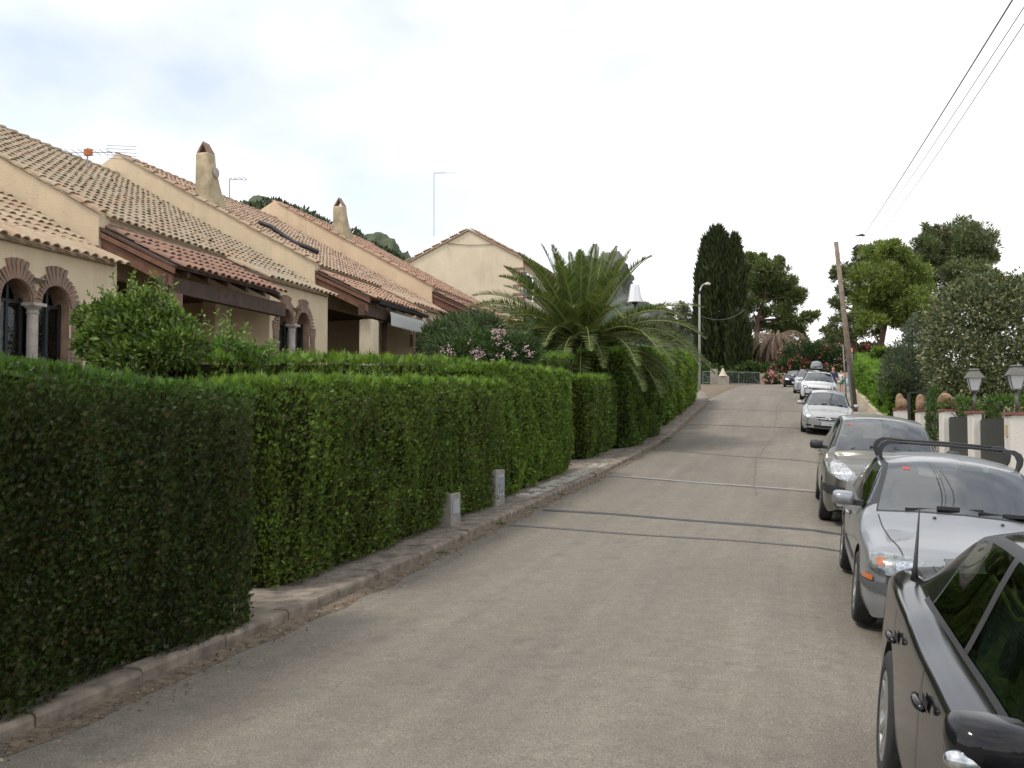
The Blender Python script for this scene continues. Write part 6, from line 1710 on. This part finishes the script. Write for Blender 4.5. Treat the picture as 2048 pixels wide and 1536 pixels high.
T = MB().box((a[0], 93, a[2] - .6), (b[0], 93.3, at_y(1521, 747, 93)[2])).obj('boundary_wall', stucco('tan_wall', (.42, .34, .23)))
tag(T, 'low tan boundary wall beneath the red oleander', 'wall')
p = at_y(1428, 770, 94); q = at_y(1428, 738, 94)
tag(MB().box((p[0] - .32, 93.8, p[2] - .4), (p[0] + .32, 94.4, q[2])).obj('concrete_post', CONC), 'grey concrete post standing in the railing', 'post')
p = at_y(1446, 770, 93.4); q = at_y(1446, 752, 93.4)
T = thing('stone_block', tuple(p), 'pale stone finial on a concrete stub before the railing', 'block')
MB().box((p[0] - .55, 93.2, p[2] - .4), (p[0] + .55, 93.8, q[2])).obj('stub', CONC, T)
MB().lathe([(0, q[2] + .75), (.12, q[2] + .6), (.2, q[2] + .35), (.35, q[2] + .1), (.42, q[2])], (p[0], 93.5, 0), 10).obj('finial', mat('pale_stone', (.5, .42, .32), .9, .2), T, True)

# ----------------------------------------------------------------- lamps, pole, wires
def street_lamp():
    Yl = 72.0
    b, t_ = at_y(1399, 770, Yl), at_y(1399, 590, Yl)
    T = thing('street_lamp', (b[0], Yl, float(road_z(Yl))), 'tall grey street lamp with a curved arm before the cypress', 'street lamp')
    pts = [np.array([b[0], Yl, float(road_z(Yl))]), t_]
    for u, v in ((1400, 580), (1403, 573), (1407, 569), (1411, 567)): pts.append(at_y(u, v, Yl))
    MB().tube(pts, [.10, .065, .05, .045, .04, .04], 8).obj('column', mat('grey_lamp_paint', (.42, .43, .42), .5, .1), T, True)
    h = at_y(1413, 568, Yl); s = h[0]
    MB().tube([h + np.array([-.12, 0, .0]), h + np.array([.05, 0, .02]), h + np.array([.28, 0, -.02])], [.05, .12, .07], 8).obj('lamp_head', mat('lamp_head_paint', (.55, .54, .50), .4, .05), T, True)
street_lamp()
def globe_lamp():
    Yl = 40.0
    T = thing('garden_lamp_post', (at_y(1270, 600, Yl)[0], Yl, float(road_z(Yl))), 'lamp with a white tapered glass head above the palm', 'lamp')
    c, t_ = at_y(1270, 606, Yl), at_y(1270, 568, Yl)
    x, z0, z1 = c[0], c[2], t_[2]; h = z1 - z0
    MB().tube([(x, Yl, float(road_z(Yl))), (x, Yl, z0 - .05)], .05, 8).obj('post', IRON, T, True)
    MB().lathe([(0, z0 - .06), (.10, z0 - .05), (.13, z0), (.05, z0 + .04), (.0, z0 + .04)], (x, Yl, 0), 16).obj('collar', IRON, T, True)
    MB().lathe([(.30, z0 + .03), (.285, z0 + .10), (.19, z1 - .06), (.17, z1 - .02), (.0, z1)], (x, Yl, 0), 8).obj('glass_head', mat('milk_glass', (.78, .80, .82), .2, .03, coat=.5), T)
    MB().lathe([(.0, z0 + .02), (.30, z0 + .02), (.31, z0 + .045), (.30, z0 + .07)], (x, Yl, 0), 8).obj('rim', mat('white_rim', (.7, .7, .7), .4, .03), T)
globe_lamp()
WOODPOLE = mat('weathered_pole', (.20, .155, .115), .9, .3, 6, .6, 30)
Yp = 47.5
b, t_ = at_y(1711, 815, Yp), at_y(1672, 484, Yp)
T = thing('wooden_pole', (b[0], Yp, float(ground_z(2.5, Yp)) + .1), 'leaning weathered wooden utility pole behind the parked cars', 'utility pole')
b = b.copy(); b[2] = float(ground_z(2.5, Yp)) - .2
MB().tube([b, b + (t_ - b) * .5, t_], [.14, .12, .095], 12).obj('shaft', WOODPOLE, T, True)
c1, c2 = b + (t_ - b) * .02, b + (t_ - b) * .30
MB().beam(c1 + np.array([-.10, -.18, 0]), c2 + np.array([-.08, -.16, 0]), .09, .07, (0, 1, 0)).obj('cable_cover', GALV, T)
for z in (.93, .88): MB().tube([b + (t_ - b) * z + np.array([-.12, 0, 0]), b + (t_ - b) * z + np.array([.12, 0, 0])], .02, 5).obj('bolt', IRON, T)
p = at_y(1703, 815, Yp + 1.5); q = at_y(1703, 696, Yp + 1.5)
T2 = thing('sign_post', (p[0], Yp + 1.5, float(ground_z(2.5, Yp + 1.5)) + .1), 'thin grey post with a small orange tag beside the wooden pole', 'post')
MB().tube([(p[0] + .1, Yp + 1.5, float(ground_z(2.5, Yp)) - .1), (q[0], Yp + 1.5, q[2])], .035, 8).obj('post', GALV, T2, True)
MB().box((q[0] - .06, Yp + 1.44, q[2] - .20), (q[0] + .05, Yp + 1.46, q[2])).obj('orange_tag', mat('orange_tag', (.65, .30, .16), .6, .1), T2)
p = at_y(1689, 815, Yp + .8); q = at_y(1686, 690, Yp + .8)
tag(MB().tube([(p[0] + .12, Yp + .8, float(ground_z(2.3, Yp)) - .1), tuple(q)], .028, 8).obj('steel_tube', GALV, None, True), 'thin steel tube standing left of the wooden pole', 'post')
WIRE = mat('aerial_cable', (.30, .33, .38), .6, .1)
def wire(p, q, sag, r_, label, n=24):
    pts = [np.array(p) + (np.array(q) - np.array(p)) * t - np.array([0, 0, sag * 4 * t * (1 - t)]) for t in np.linspace(0, 1, n)]
    V = MB().tube(pts, r_, 6)
    return tag(V.obj('overhead_wire', WIRE, None, True), label, 'wire', 'overhead wires')
def thru(u0, v0, Y0, u1, v1, Y1, ext):
    a, c = at_y(u0, v0, Y0), at_y(u1, v1, Y1); return a, c, c + (c - a) * ext
a, c, e = thru(1712, 492, 46.5, 2018, -10, 9.0, .3); wire(a, e, .12, .009, 'thick twisted cable, uppermost of the overhead wires')
a, c, e = thru(1712, 497, 46.5, 2030, -10, 9.0, .3); wire(a, e, .3, .005, 'thin overhead wire just below the thick cable')
a, c, e = thru(1700, 530, 47.0, 2040, -15, 9.4, .3); wire(a, e, .45, .005, 'thin lowest overhead wire sagging from the pole')
a, c = at_y(1675, 505, 47.4), at_y(1712, 494, 46.5); wire(a, c, .02, .008, 'short stay wire from the pole to the cable end', 6)
a, c = at_y(1672, 486, 47.4), at_y(1722, 472, 46.0); wire(a, c, .02, .008, 'short stay wire from the pole top to the insulator', 6)
T = thing('insulator', tuple(at_y(1724, 471, 46.0)), 'dark insulator clamp hanging on the overhead cable', 'insulator')
p = at_y(1724, 471, 46.0); MB().tube([p + np.array([-.28, 0, 0]), p + np.array([-.1, 0, .02]), p + np.array([.0, 0, .03]), p + np.array([.12, 0, -.02])], [.02, .035, .06, .03], 8).obj('clamp', IRON, T, True)
p = at_y(1712, 493, 46.5); MB().tube([p + np.array([-.12, 0, -.1]), p + np.array([.08, 0, .08])], [.05, .03], 8).obj('end_clamp', IRON, T, True)
a, c = at_y(1402, 632, 72), at_y(1490, 618, 100); wire(a, c, .6, .008, 'slack wire from the curved lamp to the cypress')

# ----------------------------------------------------------------- meter boxes in the hedge
BOXC = mat('meter_box_concrete', (.27, .25, .22), .9, .15, 8, .3, 40)
def meter(Y, X, ln, h, label, door):
    z = float(road_z(Y)) + .09
    T = thing('meter_box', (X, Y, z), label, 'meter box')
    bevel(MB().box((X - .35, Y, z - .1), (X, Y + ln, z + h)).obj('housing', BOXC, T), .012)
    MB().box((X + .0005 - .004, Y + .08, z + .17), (X + .008, Y + ln - .08, z + h - .08)).obj('door_frame', mat('grey_plastic_frame', (.34, .36, .40), .5, .08), T)
    if door:
        o = MB().box((X + .008, Y + .12, z + .21), (X + .014, Y + ln - .12, z + h - .12)).obj('door', mat('grey_meter_door', (.22, .24, .28), .5, .1), T)
        for k in range(7): zz = z + .25 + k * (h - .42) / 7; MB().box((X + .014, Y + .15, zz), (X + .019, Y + ln - .15, zz + .015)).obj('louvre', mat('meter_louvre', (.3, .32, .36), .5, .1) if 'meter_louvre' not in bpy.data.materials else bpy.data.materials['meter_louvre'], o)
meter(15.75, -4.71, .50, .60, 'pale meter box with a louvred grey door, set in the hedge', True)
meter(13.45, -4.69, .42, .46, 'plain concrete box almost swallowed by the hedge', False)

# ----------------------------------------------------------------- people behind the white estate
SKIN = mat('skin', (.45, .26, .18), .6, .1)
def skin_mesh(name, verts, edges, radii, m, parent, root=0, sub_=1):
    me = bpy.data.meshes.new(name); me.from_pydata(verts, edges, []); o = bpy.data.objects.new(name, me); COL.objects.link(o); o.parent = parent
    md = o.modifiers.new('skin', 'SKIN'); sv = me.skin_vertices[0].data
    for i, r_ in enumerate(radii): sv[i].radius = (r_, r_) if not isinstance(r_, tuple) else r_
    sv[root].use_root = True
    md.use_smooth_shade = True
    s_ = o.modifiers.new('sub', 'SUBSURF'); s_.levels = s_.render_levels = sub_
    me.materials.append(m); return o
def person(loc, h, rz, shirt, shorts, hair, label, legs=None):
    T = thing('person', loc, label, 'person', None, None, (0, 0, rz)); k = h / 1.75
    J = [(0, 0, .95), (0, 0, 1.15), (0, 0, 1.38), (0, 0, 1.48), (0, -.01, 1.56), (0, -.015, 1.66), (0, -.01, 1.74),
         (.09, 0, .90), (.10, -.02, .50), (.10, .02, .09), (.10, -.13, .035), (-.09, 0, .90), (-.11, .03, .50), (-.11, .06, .09), (-.11, -.09, .035),
         (.19, 0, 1.40), (.25, -.02, 1.12), (.22, -.16, .90), (.20, -.22, .84), (-.19, 0, 1.40), (-.26, .0, 1.12), (-.25, -.12, .90), (-.24, -.17, .83)]
    E_ = [(0, 1), (1, 2), (2, 3), (3, 4), (4, 5), (5, 6), (0, 7), (7, 8), (8, 9), (9, 10), (0, 11), (11, 12), (12, 13), (13, 14), (2, 15), (15, 16), (16, 17), (17, 18), (2, 19), (19, 20), (20, 21), (21, 22)]
    Rr = [.13, .12, .14, .055, .085, .10, .06, .085, .058, .04, .035, .085, .058, .04, .035, .055, .042, .03, .028, .055, .042, .03, .028]
    for (hb, sx) in ((18, 1), (22, -1)):                 # five fingers on each hand
        bx, by, bz = J[hb]
        for q in range(5):
            J.append((bx + sx * (-.035 + .018 * q), by - (.03 if q else .0), bz - (.09 if 0 < q < 4 else .07))); Rr.append(.009); E_.append((hb, len(J) - 1))
    J = [(x * k, y * k, z * k) for x, y, z in J]; Rr = [r_ * k for r_ in Rr]
    skin_mesh('body', J, E_, Rr, SKIN, T)
    sj = [J[i] for i in (1, 2, 15, 16, 19, 20, 0)]; skin_mesh('shirt', sj, [(0, 1), (1, 2), (2, 3), (1, 4), (4, 5), (0, 6)], [r_ * k for r_ in (.145, .16, .075, .062, .075, .062, .15)], mat('shirt_' + label[:12], shirt, .9, .1), T)
    lj = [J[i] for i in (0, 7, 8, 11, 12)]; lj[2] = tuple((np.array(J[7]) * .45 + np.array(J[8]) * .55) if legs is None else J[9]); lj[4] = tuple((np.array(J[11]) * .45 + np.array(J[12]) * .55) if legs is None else J[13])
    skin_mesh('shorts', lj, [(0, 1), (1, 2), (0, 3), (3, 4)], [r_ * k for r_ in (.15, .105, .095, .105, .095)], mat('shorts_' + label[:12], shorts, .9, .1), T)
    hj = [tuple(np.array(J[5]) + np.array((0, .025 * k, .03 * k))), tuple(np.array(J[6]) + np.array((0, .02 * k, .02 * k)))]; skin_mesh('hair', hj, [(0, 1)], [.108 * k, .075 * k], mat('hair_' + label[:12], hair, .8, .2), T)
    fb = MB(); hz = 1.655 * k
    for s_ in (-1, 1): fb.lathe([(0, 0), (.012 * k, .004), (.0, .008)], (s_ * .033 * k, -.105 * k, hz), 6)
    fb.beam((0, -.10 * k, hz), (0, -.125 * k, hz - .035 * k), .02 * k, .02 * k); fb.beam((-.03 * k, -.10 * k, hz - .07 * k), (.03 * k, -.10 * k, hz - .07 * k), .012 * k, .012 * k)
    fb.obj('face_features', mat('face_' + label[:12], (.25, .12, .09), .7, .1), T, local=True)
    return T
Yk = 65.5
p = at_y(1683, 782, Yk); T = person((p[0], Yk, float(ground_z(2.4, Yk)) + .02), 1.42, 2.6, (.66, .64, .62), (.03, .22, .13), (.26, .17, .09), 'child in white shirt and green shorts beside the wooden pole')
q = at_y(1694, 768, Yk)
tag(MB().tube([q + np.array([0, 0, .34]), q + np.array([0, 0, .30]), q + np.array([0, 0, .0]), q + np.array([.0, 0, -.12])], [.03, .11, .16, .10], 10).obj('shoulder_bag', mat('pale_blue_bag', (.35, .50, .58), .7, .1), None, True), 'pale blue bag held by the child in green shorts', 'bag')
Yk = 59.8
p = at_y(1667, 786, Yk); person((p[0], Yk, float(ground_z(2.3, Yk)) + .02), 1.75, .4, (.03, .04, .12), (.03, .035, .08), (.05, .035, .025), 'person in dark navy clothes half hidden beside the white estate', legs='long')
# forest on the wooded hill: rounded pine crowns along and below the ridge
def hill_forest():
    prof = [(-400, 500), (-100, 458), (100, 440), (250, 425), (420, 412), (500, 408), (560, 412), (640, 442), (700, 472), (770, 505), (830, 540), (920, 580), (1020, 615), (1120, 650)]
    us, vs = zip(*prof)
    Ps, Ds, Cs = [], [], []
    for i in range(520):
        u = RNG.uniform(-300, 1100); v = np.interp(u, us, vs) + abs(RNG.normal(0, 30)) + 4; d0 = 205 - (v - np.interp(u, us, vs)) * .5 + RNG.normal(0, 6)
        r = ray(u, v); r = r / math.hypot(r[0], r[1]); c = np.array([0, 0, CAM_H]) + r * d0; R0 = RNG.uniform(1.2, 2.4); m = 90
        d = rdir(m); Ps.append(c + d * np.array([R0, R0, R0 * .75]) * RNG.uniform(.6, 1.05, (m, 1))); Ds.append(unit(d + np.array([0, 0, .4]) + RNG.normal(0, .4, (m, 3))))
        Cs.append(palette(m, [(.055, .075, .035), (.075, .095, .045), (.04, .055, .028)], .25) * RNG.uniform(.8, 1.2))
    P, D, C = map(np.concatenate, (Ps, Ds, Cs)); m = len(P)
    o = leafmesh('hill_forest', P, D, side_of(D), RNG.uniform(.8, 1.5, m), RNG.uniform(.5, .9, m), C, LEAF, None, base=.5)
    tag(o, 'distant pine wood covering the hill behind the houses', 'wood', None, 'stuff')
hill_forest()
